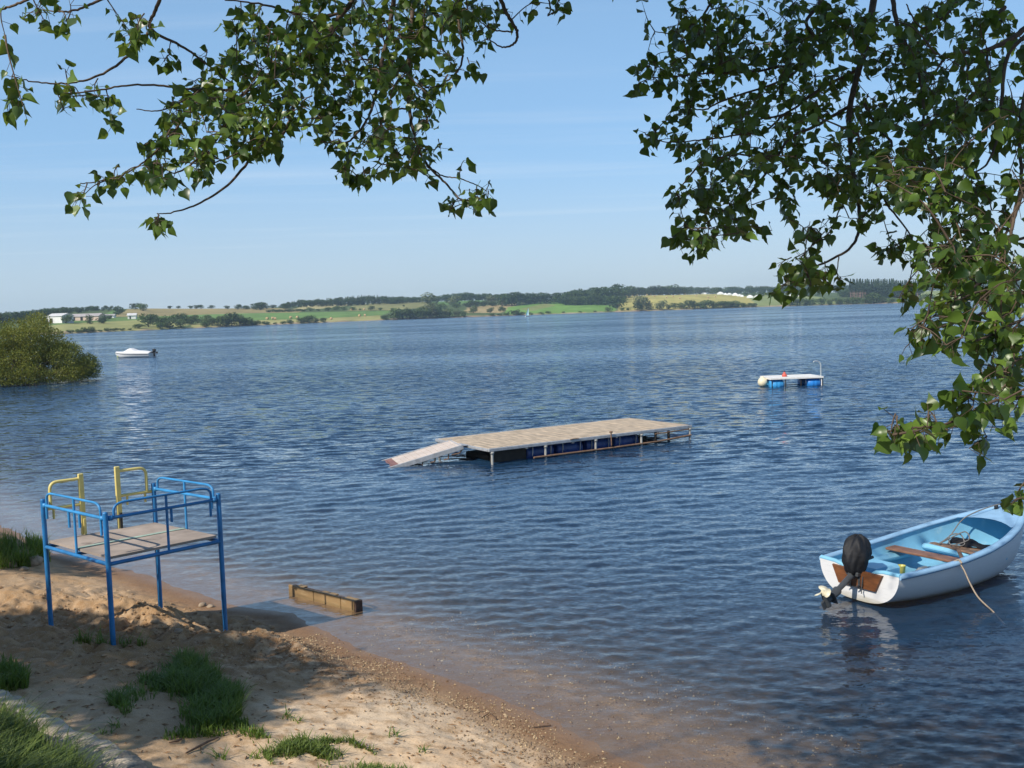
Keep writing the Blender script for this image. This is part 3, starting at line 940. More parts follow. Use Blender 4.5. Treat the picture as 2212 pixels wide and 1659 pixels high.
def gable(name, label, px, yb, L, Wd, H, rise, rz, wall, roof, doors, cat='barn'):
    P = hproj(px, yb)
    root = empty(name, (P[0], P[1], P[2] - .3), rz, label, cat)
    b = MB(); x, y = L / 2, Wd / 2
    b.add([(-x, -y, 0), (x, -y, 0), (x, y, 0), (-x, y, 0), (-x, -y, H), (x, -y, H), (x, y, H), (-x, y, H), (-x, 0, H + rise), (x, 0, H + rise)],
          [(0, 1, 5, 4), (2, 3, 7, 6), (1, 2, 6, 9, 5), (3, 0, 4, 8, 7)])
    b.build('wall', wall, root)
    r_ = MB(); e = .5; t = .18
    for s in (-1, 1):
        yo, zo = s * (y + e), H - e * rise / y
        q = [(-x - e, yo, zo), (x + e, yo, zo), (x + e, 0, H + rise), (-x - e, 0, H + rise)]
        q2 = [(a_, b_, c_ + t) for a_, b_, c_ in q]
        r_.add(q + q2, [(0, 1, 2, 3), (7, 6, 5, 4), (0, 4, 5, 1), (1, 5, 6, 2), (2, 6, 7, 3), (3, 7, 4, 0)])
    r_.build('roof', roof, root)
    for (side, c, w_, h_) in doors:
        d = MB()
        if side == 'f': d.box((c, -y - .02, h_ / 2 + .3), (w_, .1, h_))
        else: d.box((-x - .02, c, h_ / 2 + .3), (.1, w_, h_))
        d.build('door', m_dark, root)
    return root


gable('barn', 'white gabled farm barn with pale roof, at the left', 131, 697, 11, 9, 4.2, 1.4, R(-20), m_white, m_roofl, [('f', -2.5, 2.2, 2.6)])
gable('barn', 'long low cream farm barn with grey roof and dark doorways', 190, 692, 19, 8, 2.9, 1.5, R(-8), m_cream, m_roofg, [('f', -7, 1.6, 2.3), ('f', -1.8, 1.6, 2.2), ('f', 4, 1.5, 2.0)])
gable('shed', 'low white shed right of the long barn', 238, 686, 6.5, 4, 1.7, .8, R(5), m_white, m_roofg, [('f', 1, 1, 1.4)], 'shed')
gable('white_house', 'small white house alone at the edge of the brown field', 286, 689, 5.2, 4.5, 2.8, 1.2, R(12), m_white, m_roofl, [('f', -1, .9, 1.8)], 'house')
m_tent = mat('tent_canvas', (.82, .82, .80), .8, .04, 1)
for i, (x, y, w) in enumerate([(1506, 634.5, 4.5), (1520, 633.5, 8), (1543, 633.5, 4), (1556, 636, 8), (1567, 637, 4), (1575, 637.5, 5.5), (1588, 638.5, 7), (1597, 640, 5), (1603, 641, 4), (1620, 643.5, 7.5), (1637, 643, 7), (1709, 641, 6), (1727, 640, 5)]):
    P = hproj(x, y)
    b = MB(); h = 2.1 * w / 7 + 1.2; e = w / 2
    b.add([(-e, -e * .7, 0), (e, -e * .7, 0), (e, e * .7, 0), (-e, e * .7, 0), (-e * .95, -e * .65, h * .5), (e * .95, -e * .65, h * .5), (e * .95, e * .65, h * .5), (-e * .95, e * .65, h * .5), (-e * .25, 0, h), (e * .25, 0, h)],
          [(0, 1, 5, 4), (1, 2, 6, 5), (2, 3, 7, 6), (3, 0, 4, 7), (4, 5, 9, 8), (6, 7, 8, 9), (5, 6, 9), (7, 4, 8)])
    o = b.build('tent', m_tent); o.location = (P[0], P[1], P[2] - .1); o.rotation_euler = (0, 0, random.uniform(-.5, .5))
    tag(o, 'white peaked tent in the camp beside the yellow bale field', 'tent', 'white tents of the camp')
m_bale = mat('straw', (.52, .36, .19), .95, .2, 2)
bl = MB().lathe((0, 0, .75), [(0, -.6), (.72, -.6), (.75, -.5), (.75, .5), (.72, .6), (0, .6)], 'X', 14).build('straw_bale', m_bale)
first = True
for zf, pts, lab, grp in ((z7, [(1145, 247), (1195, 245), (1232, 243), (1312, 240), (1345, 238), (1412, 235), (1480, 233), (1580, 231), (1628, 230), (1700, 229), (1475, 262), (1585, 268), (1330, 268), (1375, 250), (1530, 250), (1720, 248), (1880, 255), (1820, 262)],
                           'round straw bale on the yellow stubble field', 'bales on the yellow field'),
                          (z6, [(190, 440), (235, 438), (255, 442), (385, 432), (440, 430), (720, 440), (955, 415), (1000, 412), (890, 362), (995, 360)],
                           'round straw bale in the straw strip below the long green field', 'bales below the green field')):
    for (x, y) in pts:
        o = bl if first else bl.copy()
        if not first: COL.objects.link(o)
        first = False
        P = hproj(*zf(x, y)); o.location = tuple(P); o.rotation_euler = (0, 0, random.random() * 3); o.scale = (1.25,) * 3
        tag(o, lab, 'straw bale', grp)

def spline3(P, n):
    P = np.asarray(P, float); o_ = []
    for i in range(len(P) - 1):
        p0, p1, p2, p3 = P[max(0, i - 1)], P[i], P[i + 1], P[min(len(P) - 1, i + 2)]
        for k in range(n):
            t = k / n; o_.append(.5 * ((2 * p1) + (p2 - p0) * t + (2 * p0 - 5 * p1 + 4 * p2 - p3) * t * t + (3 * p1 - p0 - 3 * p2 + p3) * t ** 3))
    return o_ + [P[-1]]


# ================================================================== wooden jetty on floats
def rz2(a): return math.cos(a), math.sin(a)


m_deckw = mat('weathered_boards', (.47, .37, .26), .8, .34, 2.2, .4, 30, .003, wear=(.30, .23, .16), wscale=5, wmin=.56, wmax=.75, stretch=(6, 1, 1))
m_galv = mat('galvanised_steel', (.42, .43, .44), .5, .15, 8, metal=.3, wear=(.22, .14, .08), wscale=12, wmin=.6, wmax=.72)
m_rust = mat('rusty_pipe', (.20, .12, .075), .8, .3, 10)
m_blued = mat('blue_plastic_drum', (.008, .045, .20), .4, .15, 4)
m_blackst = mat('dark_timber', (.03, .026, .022), .8, .3, 5)
m_postw = mat('pale_steel_post', (.40, .39, .36), .55, .15, 9, wear=(.18, .13, .09), wscale=14, wmin=.55, wmax=.7)
m_ramp = mat('ramp_boards', (.60, .51, .44), .75, .12, 2.5, .3, 30, .002)
m_rampred = mat('reddish_wet_boards', (.26, .115, .085), .5, .25, 4)

JA = R(32.3)
j0 = on_z(1058, 969, .43)
jet = empty('swimming_jetty', (j0[0], j0[1], 0), JA, 'long weathered plank jetty on blue floats with a ramp dipping into the lake', 'jetty')
L, WJ, ZD = 7.0, 2.9, .43
d = MB(); n = 27; pw = L / n
for i in range(n):
    jt = random.uniform(-.004, .004)
    d.box((pw * (i + .5), WJ / 2, ZD - .02 + jt), (pw - .012, WJ - .10 + random.uniform(-.02, .02), .036), bevel=.005)
d.build('deck', m_deckw, jet)
f = MB()
f.box((L / 2, -.005, ZD - .045), (L + .1, .07, .085), bevel=.01); f.box((L / 2, WJ + .005, ZD - .045), (L + .1, .07, .085), bevel=.01)
f.box((-.02, WJ / 2, ZD - .05), (.07, WJ - .08, .075), bevel=.01); f.box((L + .02, WJ / 2, ZD - .05), (.07, WJ - .08, .075), bevel=.01)
for x in np.linspace(1.2, L - 1.2, 4): f.box((x, WJ / 2, ZD - .09), (.06, WJ - .1, .09))
f.build('deck_frame', m_galv, jet)
for x in (.06, 1.75, 3.45, 5.1, L - .03):
    for y in (-.01, WJ + .01):
        p_ = MB().tube([(x, y, -1.0), (x, y, ZD - .09)], .035, 10)
        p_.lathe((x, y, ZD - .15), [(.035, 0), (.055, .0), (.055, .06), (.035, .06)], seg=10)
        p_.build('post', m_postw, jet)
for x in (5.75, 6.25):
    MB().tube([(x, .12, -.8), (x, .12, ZD - .09)], .04, 8).build('post', m_blackst, jet)
MB().tube([(1.35, -.03, .05), (3.6, -.03, .045), (5.7, -.03, .06), (L, -.03, .13)], .028, 8).build('lower_rail', m_rust, jet)
MB().tube([(5.6, -.03, .29), (L - .05, -.02, .31)], .02, 8).build('brace', m_rust, jet)
for x in (1.75, 2.75, 3.75, 4.75):
    b = MB(); b.lathe((x, .45, .12), [(0, -.44), (.22, -.44), (.26, -.41), (.26, -.2), (.272, -.185), (.26, -.17), (.26, .17), (.272, .185), (.26, .2), (.26, .41), (.22, .44), (0, .44)], 'X', 24)
    o = b.build('float_drum', m_blued, jet)
    s_ = MB()
    for dx in (-.3, .3): s_.tube([(x + dx, .19, .05), (x + dx, .165, .16), (x + dx + .03, .2, .32)], .012, 6)
    s_.build('strap', m_galv, o)
for x in (1.75, 3.1, 4.5): 
    MB().lathe((x, 2.35, .12), [(0, -.44), (.22, -.44), (.26, -.41), (.26, .41), (.22, .44), (0, .44)], 'X', 24).build('float_drum', m_blued, jet)
MB().box((.75, .3, .12), (1.1, .1, .34), bevel=.01).build('end_board', m_blackst, jet)
MB().box((3.2, 1.4, .02), (5.6, 1.2, .2), bevel=.02).build('under_beam', m_blackst, jet)
MB().tube(arc((2.55, -.05, ZD - .01), (2.62, -.06, ZD + .02), (2.85, -.05, ZD - .01), 4), .014, 6).build('mooring_ring', m_rust, jet)
k_ = MB(); k_.tube([(3.98, -.05, .12), (3.97, -.05, ZD + .05)], .018, 8); k_.lathe((3.97, -.05, ZD + .04), [(0, 0), (.05, .01), (.05, .05), (0, .06)], seg=10)
k_.build('mooring_pin', m_rust, jet)
# ramp hinged on the left end
rp = empty('ramp', (-.06, 1.62, ZD), R(180 - 16)); rp.parent = jet
slope_ = math.atan2(.47, 2.05)
RM = Matrix.Rotation(slope_, 3, 'Y')
rb = MB(); rr_ = MB(); fr_ = MB()
def rpt(x, y, z): return Vector((x * math.cos(slope_) + z * math.sin(slope_), y, -x * math.sin(slope_) + z * math.cos(slope_)))
RL, RW = 2.75, 1.25
for i in range(17):
    x = (i + .5) * RL / 17
    (rb if x < 1.85 else rr_).box(rpt(x, 0, .0), (RL / 17 - .01, RW, .03), rot=RM, bevel=.004)
for s in (-1, 1): fr_.box(rpt(RL / 2, s * (RW / 2 + .025), -.03), (RL, .045, .13), rot=RM, bevel=.008)
rb.build('ramp_boards', m_ramp, rp); rr_.build('ramp_boards', m_rampred, rp)['label'] = 'wet reddish lower boards of the ramp'
fr_.build('ramp_frame', m_galv, rp)
hg = MB()
hg.tube([(.05, -RW / 2, -.02), (.05, RW / 2, -.02)], .03, 8)
hg.box((-.1, .3, -.012), (.35, .5, .012)); hg.box((-.1, -.35, -.012), (.3, .4, .012))
hg.build('hinge', m_galv, rp)
bk = MB()
for x, dz in ((.42, .16), (.8, .12), (1.15, .1)):
    p0 = rpt(x, RW / 2 + .0, -.08); bk.tube([p0, p0 + Vector((.02, .0, -dz)), p0 + Vector((.14, 0, -dz - .01))], .022, 6)
bk.tube([(-.02, RW / 2, -.06), (.12, RW / 2 + .02, -.2), (.32, RW / 2 + .02, -.22)], .02, 6)
bk.build('bracket', m_rust, rp)
sb = MB()
for i in range(12): sb.box((RL + .1 + i * .18, 0, -ZD - .045 - .010 * i), (.16, RW, .03))
sb.build('sunken_boards', m_rampred, rp)

# ================================================================== small swimming raft
c0 = on_z(1656, 836, 0.0)
raft = empty('swim_raft', (c0[0] + 1.32, c0[1] + .5, 0), R(4), 'small white swimming raft on blue drums with a curved ladder rail', 'raft')
m_rwhite = mat('white_paint', (.78, .76, .71), .5, .05, 5)
m_lblue = mat('light_blue_drum', (.05, .33, .68), .35, .12, 3)
m_mblue = mat('mid_blue_drum', (.02, .20, .58), .35, .12, 3)
m_red = mat('faded_red_plastic', (.62, .10, .07), .5, .15, 5)
m_chrome = mat('brushed_steel', (.62, .64, .62), .35, .08, 8, metal=.6)
m_cream = mat('cream_buoy', (.80, .70, .48), .5, .08, 4)
b = MB()
for i in range(10): b.box((0, -.72 + .16 * i, .42), (2.5, .15, .04), bevel=.006)
b.build('deck', m_rwhite, raft)
MB().box((0, -.79, .405), (2.56, .04, .09), bevel=.008).box((0, .79, .405), (2.56, .04, .09), bevel=.008).box((1.26, 0, .40), (.04, 1.54, .08)).box((-1.26, 0, .40), (.04, 1.54, .08)).build('deck_frame', m_rwhite, raft)
for x, m in ((-.92, m_lblue), (.86, m_mblue)):
    for y in (-.5, .5):
        o = MB().lathe((x, y, .10), [(0, -.31), (.2, -.31), (.245, -.27), (.25, -.1), (.26, -.08), (.25, -.06), (.25, .06), (.26, .08), (.25, .1), (.245, .27), (.2, .31), (0, .31)], 'X', 24).build('float_drum', m, raft)
for x in (-1.2, -.55, .2, 1.2):
    MB().tube([(x, -.74, -.25), (x, -.74, .39)], .022, 8).build('leg', m_blackst if x < 1 else m_rwhite, raft)
lr = MB(); pts = [(1.24, -.55, -.3), (1.24, -.55, .45), (1.24, -.55, .95)] + arc((1.24, -.55, .95), (1.22, -.55, 1.16), (1.0, -.55, 1.16), 6)[1:] + arc((1.0, -.55, 1.16), (.9, -.55, 1.16), (.88, -.55, 1.11), 3)[1:]
lr.tube(pts, .026, 10)
lr.build('ladder_rail', m_chrome, raft)
ld = MB(); ld.tube([(1.30, -.62, -.5), (1.30, -.62, .42)], .022, 8); ld.tube([(1.30, .1, -.5), (1.30, .1, .42)], .022, 8)
for z in (-.2, .05, .28): ld.tube([(1.3, -.62, z), (1.3, .1, z)], .018, 6)
ld.build('ladder', m_blackst, raft)
rc = empty('red_float', (c0[0] + .95, c0[1] + .35, .44), 0, 'small red float lying on the left half of the white raft', 'float')
MB().lathe((0, 0, 0), [(0, 0), (.10, 0), (.125, .03), (.10, .12), (.05, .17), (.05, .22), (0, .23)], seg=16).build('body', m_red, rc)
MB().tube(arc((-.03, 0, .22), (0, 0, .33), (.03, 0, .22), 6), .012, 6).build('handle', m_blackst, rc)
bu = MB().lathe((0, 0, 0), [(.02, -.24), (.12, -.21), (.2, -.13), (.24, 0), (.2, .13), (.12, .21), (.05, .245), (.05, .28), (0, .28)], seg=22).build('mooring_buoy', m_cream)
bu.location = (c0[0] - .12, c0[1] + .25, .22)
tag(bu, 'round cream fender ball at the left end of the white raft', 'buoy')

# ================================================================== motorboat moored far left
m_gel = mat('white_gelcoat', (.80, .79, .76), .3, .04, 2)
m_cover = mat('white_boat_cover', (.76, .75, .74), .8, .06, 3, .2, 6, .02)
m_navy = mat('dark_hull_stripe', (.03, .035, .05), .4, .1, 3)
m_black = mat('black_plastic', (.014, .014, .016), .45, .2, 5)
mb0 = on_z(290, 772, 0); mbt = empty('motorboat', tuple(mb0), R(180 - 10), 'white motorboat under a pale cover moored far out at the left', 'motorboat')


def hull_mesh(name, L, st, mt, parent, n=22, m=12, inset=0.0, floor=None, flip=False, x0=0.0, close=True):
    """hull shell lofted along x; st(t) -> half beam, sheer z, keel z"""
    V = []
    for i in range(n + 1):
        t = i / n; b_, s_, k_ = st(t)
        b_ = max(.004, b_ - inset); k_ += inset
        row_ = []
        for j in range(-m, m + 1):
            a = abs(j) / m * math.pi / 2
            y = b_ * math.sin(a) ** .72 * (1 if j >= 0 else -1)
            z = k_ + (s_ - k_) * (1 - math.cos(a)) ** 1.05
            if floor is not None: z = max(z, floor)
            row_.append((x0 + t * L, y, z))
        V += row_
    w = 2 * m + 1
    Fs = [(i * w + j, (i + 1) * w + j, (i + 1) * w + j + 1, i * w + j + 1) if flip else (i * w + j, i * w + j + 1, (i + 1) * w + j + 1, (i + 1) * w + j) for i in range(n) for j in range(w - 1)]
    mb_ = MB().add(V, Fs, True)
    if close: mb_.add(V[:w], [tuple(range(w))] if flip else [tuple(reversed(range(w)))])
    return mb_, V, w


def st_m(t): return (.92 * (1 - max(0, (t - .45) / .55) ** 2.3) + .01, .52 + .16 * t * t, -.12 + .5 * max(0, (t - .72) / .28) ** 2)
ML = 4.7
h_, V_, w_ = hull_mesh('hull', ML, st_m, m_gel, mbt); 
for v in range(len(h_.v)): x, y, z = h_.v[v]; h_.v[v] = (x - ML / 2, y, z)
h_.build('hull', m_gel, mbt)
sp_ = MB()
for s in (-1, 1): sp_.tube([(-ML / 2 + .02 + ML * t, s * (st_m(t)[0] * 1.0 + .012), st_m(t)[1] - .16 + .02) for t in np.linspace(0, .97, 16)], .03, 6)
sp_.build('hull_stripe', m_navy, mbt)
cv = MB(); Vc = []
for i in range(21):
    t = i / 20; b_, s_, k_ = st_m(t * .98)
    top = s_ + .06 + .42 * math.exp(-((t - .58) / .13) ** 2) + .18 * math.exp(-((t - .3) / .25) ** 2)
    for j in range(13):
        u = j / 12 * 2 - 1
        Vc.append((-ML / 2 + ML * t * .98, u * (b_ + .015), s_ - .03 + (top - s_ + .03) * (1 - abs(u) ** 2.6) + .015 * math.sin(9 * t + 5 * u)))
cv.add(Vc, [(i * 13 + j, (i + 1) * 13 + j, (i + 1) * 13 + j + 1, i * 13 + j + 1)[::-1] for i in range(20) for j in range(12)], True)
cv.build('boat_cover', m_cover, mbt)
om = empty('outboard_motor', (-ML / 2 - .12, 0, .45), 0); om.parent = mbt
MB().box((-.1, 0, .32), (.42, .3, .36), bevel=.09).build('motor_cowl', m_black, om)
MB().box((-.1, 0, -.1), (.2, .12, .6), bevel=.03).box((.12, 0, .08), (.3, .25, .1), bevel=.02).build('motor_leg', m_black, om)
MB().box((-.42, .0, .05), (.3, .1, .22), bevel=.03).build('motor_bracket', m_black, om)
bw = MB().lathe((0, 0, 0), [(0, -.2), (.13, -.17), (.2, -.05), (.21, .05), (.15, .17), (.05, .22), (.04, .28), (0, .28)], seg=18).build('marker_buoy', mat('yellow_green_buoy', (.58, .60, .20), .5, .1, 4))
bw.location = tuple(on_z(256, 771, 0) + np.array((0, 0, .1)))
tag(bw, 'yellow green buoy at the bow of the covered motorboat', 'buoy')

# ================================================================== sailing dinghy
sl0 = on_z(1141, 685.5, 0)
sk = sl0[1] / 640; sl0 = EYE + (sl0 - EYE) / sk; sl0[2] = 0
sb_ = empty('sailing_dinghy', tuple(sl0), R(28), 'tiny sailing dinghy with a turquoise white sail near the far shore', 'sailing boat')
def st_s(t): return (.62 * (1 - max(0, (t - .4) / .6) ** 2.2) + .01, .42 + .1 * t * t, -.08 + .4 * max(0, (t - .75) / .25) ** 2)
h_, V_, w_ = hull_mesh('hull', 4.0, st_s, m_gel, sb_, 14, 7)
h_.v = [(x - 2, y, z) for x, y, z in h_.v]; h_.build('hull', m_gel, sb_)
MB().box((.1, 0, .40), (3.0, .9, .05), bevel=.02).build('deck', m_gel, sb_)
MB().tube([(.55, 0, .3), (.5, 0, 2.8), (.4, 0, 5.4)], .035, 6, r2=.02).build('mast', m_chrome, sb_)
m_sail = mat('turquoise_sailcloth', (.50, .80, .82), .6, .04, 2)
V = []; nn = 9
for i in range(nn + 1):
    t = i / nn
    for j in range(6):
        u = j / 5; w_s = 2.25 * (1 - t) ** .85 * (1)
        V.append((.48 - .08 * t - u * w_s, .28 * math.sin(math.pi * u) * (1 - t * .6) + .3 * u * (1 - t), .75 + 4.6 * t))
s1 = [(i * 6 + j, i * 6 + j + 1, (i + 1) * 6 + j + 1, (i + 1) * 6 + j) for i in range(nn) for j in range(5)]
V2 = [(x, y + .012, z) for x, y, z in V]
MB().add(V, s1, True).add(V2, [q[::-1] for q in s1], True).build('mainsail', m_sail, sb_)
MB().tube([(.5, 0, .72), (-1.8, .3, .75)], .03, 6).build('boom', m_chrome, sb_)

# ================================================================== rowing boat with an outboard
BL = 3.55
bs = on_z(1950, 1248, .47); bp = on_z(1767, 1205, .47)
cb_ = (bs + bp) / 2
BA = R(31)
boat = empty('rowing_boat', (cb_[0], cb_[1], 0), BA, 'white rowing boat with pale blue inside, outboard on its stern, moored at the right', 'rowing boat')
m_hullw = mat('white_hull_paint', (.74, .74, .75), .28, .05, 2.5, wear=(.55, .54, .52), wscale=6, wmin=.62, wmax=.8)
def hull_paint(name, col, grime):
    """painted hull with scuffs and a dirty band at the waterline"""
    m, nt, p, out = nt_new(name); co = coords(nt, 'Object')
    sx_ = nt.nodes.new('ShaderNodeSeparateXYZ'); nt.links.new(co, sx_.inputs[0])
    n1 = noise(nt, coords(nt, 'Object', (.6, .6, 3)), 5, 5, .65); n2 = noise(nt, coords(nt, 'Object', (.5, .5, 9), (0, R(20), 0)), 6, 4, .7)
    band_ = mth(nt, 'SUBTRACT', 1.0, ramp(nt, mth(nt, 'ADD', sx_.outputs[2], mth(nt, 'MULTIPLY', mth(nt, 'SUBTRACT', n1, .5), .16)), (.02, .14)))
    base = mixc(nt, mth(nt, 'MULTIPLY', ramp(nt, n2, (.56, .74)), .55), col, tuple(c * .68 for c in col))
    base = mixc(nt, mth(nt, 'MULTIPLY', band_, .75), base, grime)
    nt.links.new(base, p.inputs['Base Color']); p.inputs['Roughness'].default_value = .34
    return m


m_hullw = hull_paint('white_hull_paint', (.74, .74, .74), (.36, .32, .22))
m_bin = mat('pale_blue_gelcoat', (.22, .50, .68), .32, .08, 3, wear=(.32, .56, .68), wscale=5, wmin=.55, wmax=.7)
m_gun = mat('blue_gunwale', (.28, .47, .66), .35, .08, 6)
m_pad = mat('brown_transom_wood', (.17, .062, .02), .5, .25, 8, stretch=(1, 1, 4))
m_thw = mat('red_brown_plank', (.23, .115, .07), .55, .25, 6, .2, 40, .002, stretch=(3, 1, 3))
m_oldw = mat('worn_brown_plank', (.20, .12, .075), .7, .4, 7, .3, 40, .003)
m_bag = mat('black_vinyl', (.005, .0055, .008), .68, .3, 6, .5, 14, .02)
m_motor = mat('dark_grey_metal', (.06, .065, .07), .4, .2, 9)
m_prop = mat('cream_propeller', (.72, .66, .48), .4, .06, 6)
m_rope = mat('weathered_rope', (.34, .27, .20), .9, .2, 60)
m_rope2 = mat('grey_rope', (.17, .16, .15), .9, .2, 60)


def st_b(t):
    b_ = np.interp(t, [0, .12, .3, .5, .65, .78, .88, .95, 1.0], [.64, .68, .725, .71, .64, .51, .355, .2, .035])
    s_ = .47 + .05 * t + .34 * t ** 2.4
    k_ = np.interp(t, [0, .15, .4, .7, .85, .94, 1.0], [.03, -.03, -.08, -.06, .03, .22, .62])
    return float(b_), float(s_), float(k_)


def smooth_st(t):
    a = [st_b(min(1, max(0, t + d_))) for d_ in (-.03, 0, .03)]
    return tuple(sum(q[i] for q in a) / 3 for i in range(3)) if t > .03 and t < .97 else st_b(t)


h_, V_, w_ = hull_mesh('hull', BL, smooth_st, m_hullw, boat, 40, 16, flip=False, close=False)
h_.build('hull', m_hullw, boat)
h2, V2_, w2 = hull_mesh('inner', BL - .14, lambda t: smooth_st(.015 + t * .96), m_bin, boat, 36, 16, inset=.05, floor=.10, flip=True, x0=.06, close=False)
h2.build('inner_hull', m_bin, boat)
# gunwale: broad rolled edge
gw = MB()
for s in (-1, 1):
    P_ = []
    for i in range(41):
        t = i / 40; b_, s_, k_ = smooth_st(t); P_.append((t * BL, s * b_, s_))
    n0 = len(gw.v); prof = [(-.075, -.012), (-.072, .016), (-.02, .026), (.022, .02), (.028, -.012), (.02, -.034), (-.02, -.036)]
    Vg = []
    for i, (x, y, z) in enumerate(P_):
        q0, q1 = P_[max(0, i - 1)], P_[min(40, i + 1)]
        tx, ty = q1[0] - q0[0], q1[1] - q0[1]; l_ = math.hypot(tx, ty)
        ox, oy = ty / l_ * s * (-1) * -1 * s, 0
        nx_, ny_ = -ty / l_ * s, tx / l_ * s          # outward
        for (o_, zz) in prof:
            yy = y + ny_ * o_
            if i > 36 and yy * s < 0: yy = 0
            Vg.append((x + nx_ * o_, yy, z + zz))
    m_ = len(prof)
    Fg = [(i * m_ + j, i * m_ + (j + 1) % m_, (i + 1) * m_ + (j + 1) % m_, (i + 1) * m_ + j) for i in range(40) for j in range(m_)]
    if s > 0: Fg = [q[::-1] for q in Fg]
    gw.add(Vg, Fg, True); gw.add(Vg[:m_], [tuple(range(m_))])
gw.build('gunwale', m_gun, boat)
# transom: rounded board with a dip for the motor
bT, sT, kT = st_b(0)
top = [(-1, .0), (-.62, -.005), (-.42, -.03), (-.3, -.085), (.3, -.085), (.42, -.03), (.62, -.005), (1, 0)]
outl = [(u * bT, sT + dz) for u, dz in top]
low = []
for j in range(16, -17, -1):
    a = abs(j) / 16 * math.pi / 2; low.append((bT * math.sin(a) ** .72 * (1 if j >= 0 else -1), kT + (sT - kT) * (1 - math.cos(a)) ** 1.05))
outl = outl[::1] + low[1:-1]
Vt = [(-.012, y, z) for y, z in outl] + [(.05, y, z) for y, z in outl]
nT = len(outl)
tm = MB().add(Vt, [tuple(range(nT)), tuple(reversed(range(nT, 2 * nT)))] + [((i + 1) % nT, i, i + nT, (i + 1) % nT + nT) for i in range(nT)])
tm.build('transom', m_hullw, boat)
tc_ = MB()
tp = [Vector((.015, y, z + .012)) for y, z in [(u * bT, sT + dz) for u, dz in top]]
tc_.tube(tp, .032, 8)
tc_.build('transom_cap', m_bin, boat)
MB().add([(-.018, y, z) for y, z in ((-.41, .445), (.41, .445), (.30, .21), (-.30, .21))] + [(-.05, y, z) for y, z in ((-.40, .44), (.40, .44), (.295, .215), (-.295, .215))],
         [(0, 1, 2, 3), (7, 6, 5, 4), (0, 4, 5, 1), (1, 5, 6, 2), (2, 6, 7, 3), (3, 7, 4, 0)]).build('motor_pad', m_pad, boat)
# moulded seats
MB().box((.56, .30, .24), (.52, .68, .30), bevel=.04).build('stern_locker', m_bin, boat)
MB().box((.20, -.47, .31), (.34, .24, .22), bevel=.05).box((.2, .50, .31), (.34, .22, .22), bevel=.05).build('corner_seat', m_bin, boat)
MB().box((1.30, .54, .30), (1.1, .16, .10), bevel=.04).box((1.3, -.54, .30), (1.1, .16, .10), bevel=.04).build('side_shelf', m_bin, boat)
MB().box((2.22, 0, .335), (.34, 1.18, .09), bevel=.035).build('forward_thwart', m_bin, boat)
MB().box((1.46, 0, .405), (.22, 1.26, .035), bevel=.008, rz=R(3)).build('thwart', m_thw, boat)
# bow deck
Vb = []; Fb = []
for i in range(9):
    t = .80 + .195 * i / 8; b_, s_, k_ = smooth_st(t)
    cut = .11 * (1 - i / 8)
    for j in range(9):
        u = j / 8 * 2 - 1
        x = t * BL + (cut * 1.6 * abs(u) ** 2 * -1 if i == 0 else 0)
        Vb.append((x, u * max(.003, b_ - .03), s_ - .008 + .03 * (1 - u * u)))
Fb = [(i * 9 + j, (i + 1) * 9 + j, (i + 1) * 9 + j + 1, i * 9 + j + 1) for i in range(8) for j in range(8)]
MB().add(Vb, Fb, True).build('bow_deck', m_gun, boat)
fl_ = MB().tube([(BL - .08, .0, .86), (BL - .06, 0, .93)], .016, 8)
fl_.build('cleat', m_black, boat)
MB().lathe((BL - .3, .16, .80), [(0, 0), (.03, 0), (.03, .05), (.02, .06), (0, .06)], seg=10).build('cleat', m_black, boat)
# outboard tilted up
ob = empty('outboard_motor', (-.05, .02, .40), 0); ob.parent = boat
Vc, sg = [], 56
prof_c = spline3([(-.05, .045, .045, .0), (-.02, .06, .055, .0), (.03, .115, .10, .005), (.10, .15, .125, .015), (.20, .175, .15, .025), (.31, .18, .152, .04), (.40, .155, .13, .05), (.46, .11, .095, .06), (.492, .055, .05, .065), (.497, .0, .0, .065)], 4)
for i, (z, rx, ry, ox) in enumerate(prof_c):
    for k in range(sg):
        a = 2 * math.pi * k / sg
        cr = 1 - abs(math.sin(2.5 * a + 2.2 * z * 3)) * .13 + .05 * math.sin(4 * a + 9 * z) + .035 * math.sin(11 * a - 14 * z)
        fl = 1 + .10 * math.exp(-((z - .0) / .04) ** 2) * math.sin(9 * a)
        Vc.append((ox + max(0, rx) * 1.12 * math.cos(a) * cr * fl, 1.25 * max(0, ry) * math.sin(a) * cr * fl, z + .012 * math.sin(5 * a + 3 * z)))
Fc = [(i * sg + k, i * sg + (k + 1) % sg, (i + 1) * sg + (k + 1) % sg, (i + 1) * sg + k) for i in range(len(prof_c) - 1) for k in range(sg)]
MB().add(Vc, Fc, True).add(Vc[:sg], [tuple(reversed(range(sg)))]).build('motor_cover', m_bag, ob)
A0, A1 = Vector((.02, 0, .02)), Vector((-.66, -.05, -.30))
dr = (A1 - A0).normalized(); sd2 = Vector((0, 1, 0)); upv = dr.cross(sd2).normalized()
lg = MB(); lg.tube([A0, A0 + dr * .2, A0 + dr * .42], [.05, .042, .036], 12); lg.tube([A0 + dr * .42, A0 + dr * .44, A0 + dr * .6, A0 + dr * .66], [.055, .06, .05, .04], 12)
Mx = Matrix((dr, sd2, -upv)).transposed()
lg.box(A0 + dr * .58, (.03, .17, .17), rot=Mx, bevel=.01)
lg.box(A0 + dr * .70 + upv * .01, (.16, .03, .13), rot=Mx, bevel=.012)
lg.tube([A0 + dr * .68 - upv * .12, A0 + dr * .68 + upv * .07], [.038, .045], 12)
lg.build('motor_leg', m_motor, ob)
pr = MB(); pc = A0 + dr * .68 - upv * .15
pr.tube([pc + upv * .04, pc, pc - upv * .045], [.038, .034, .006], 12)
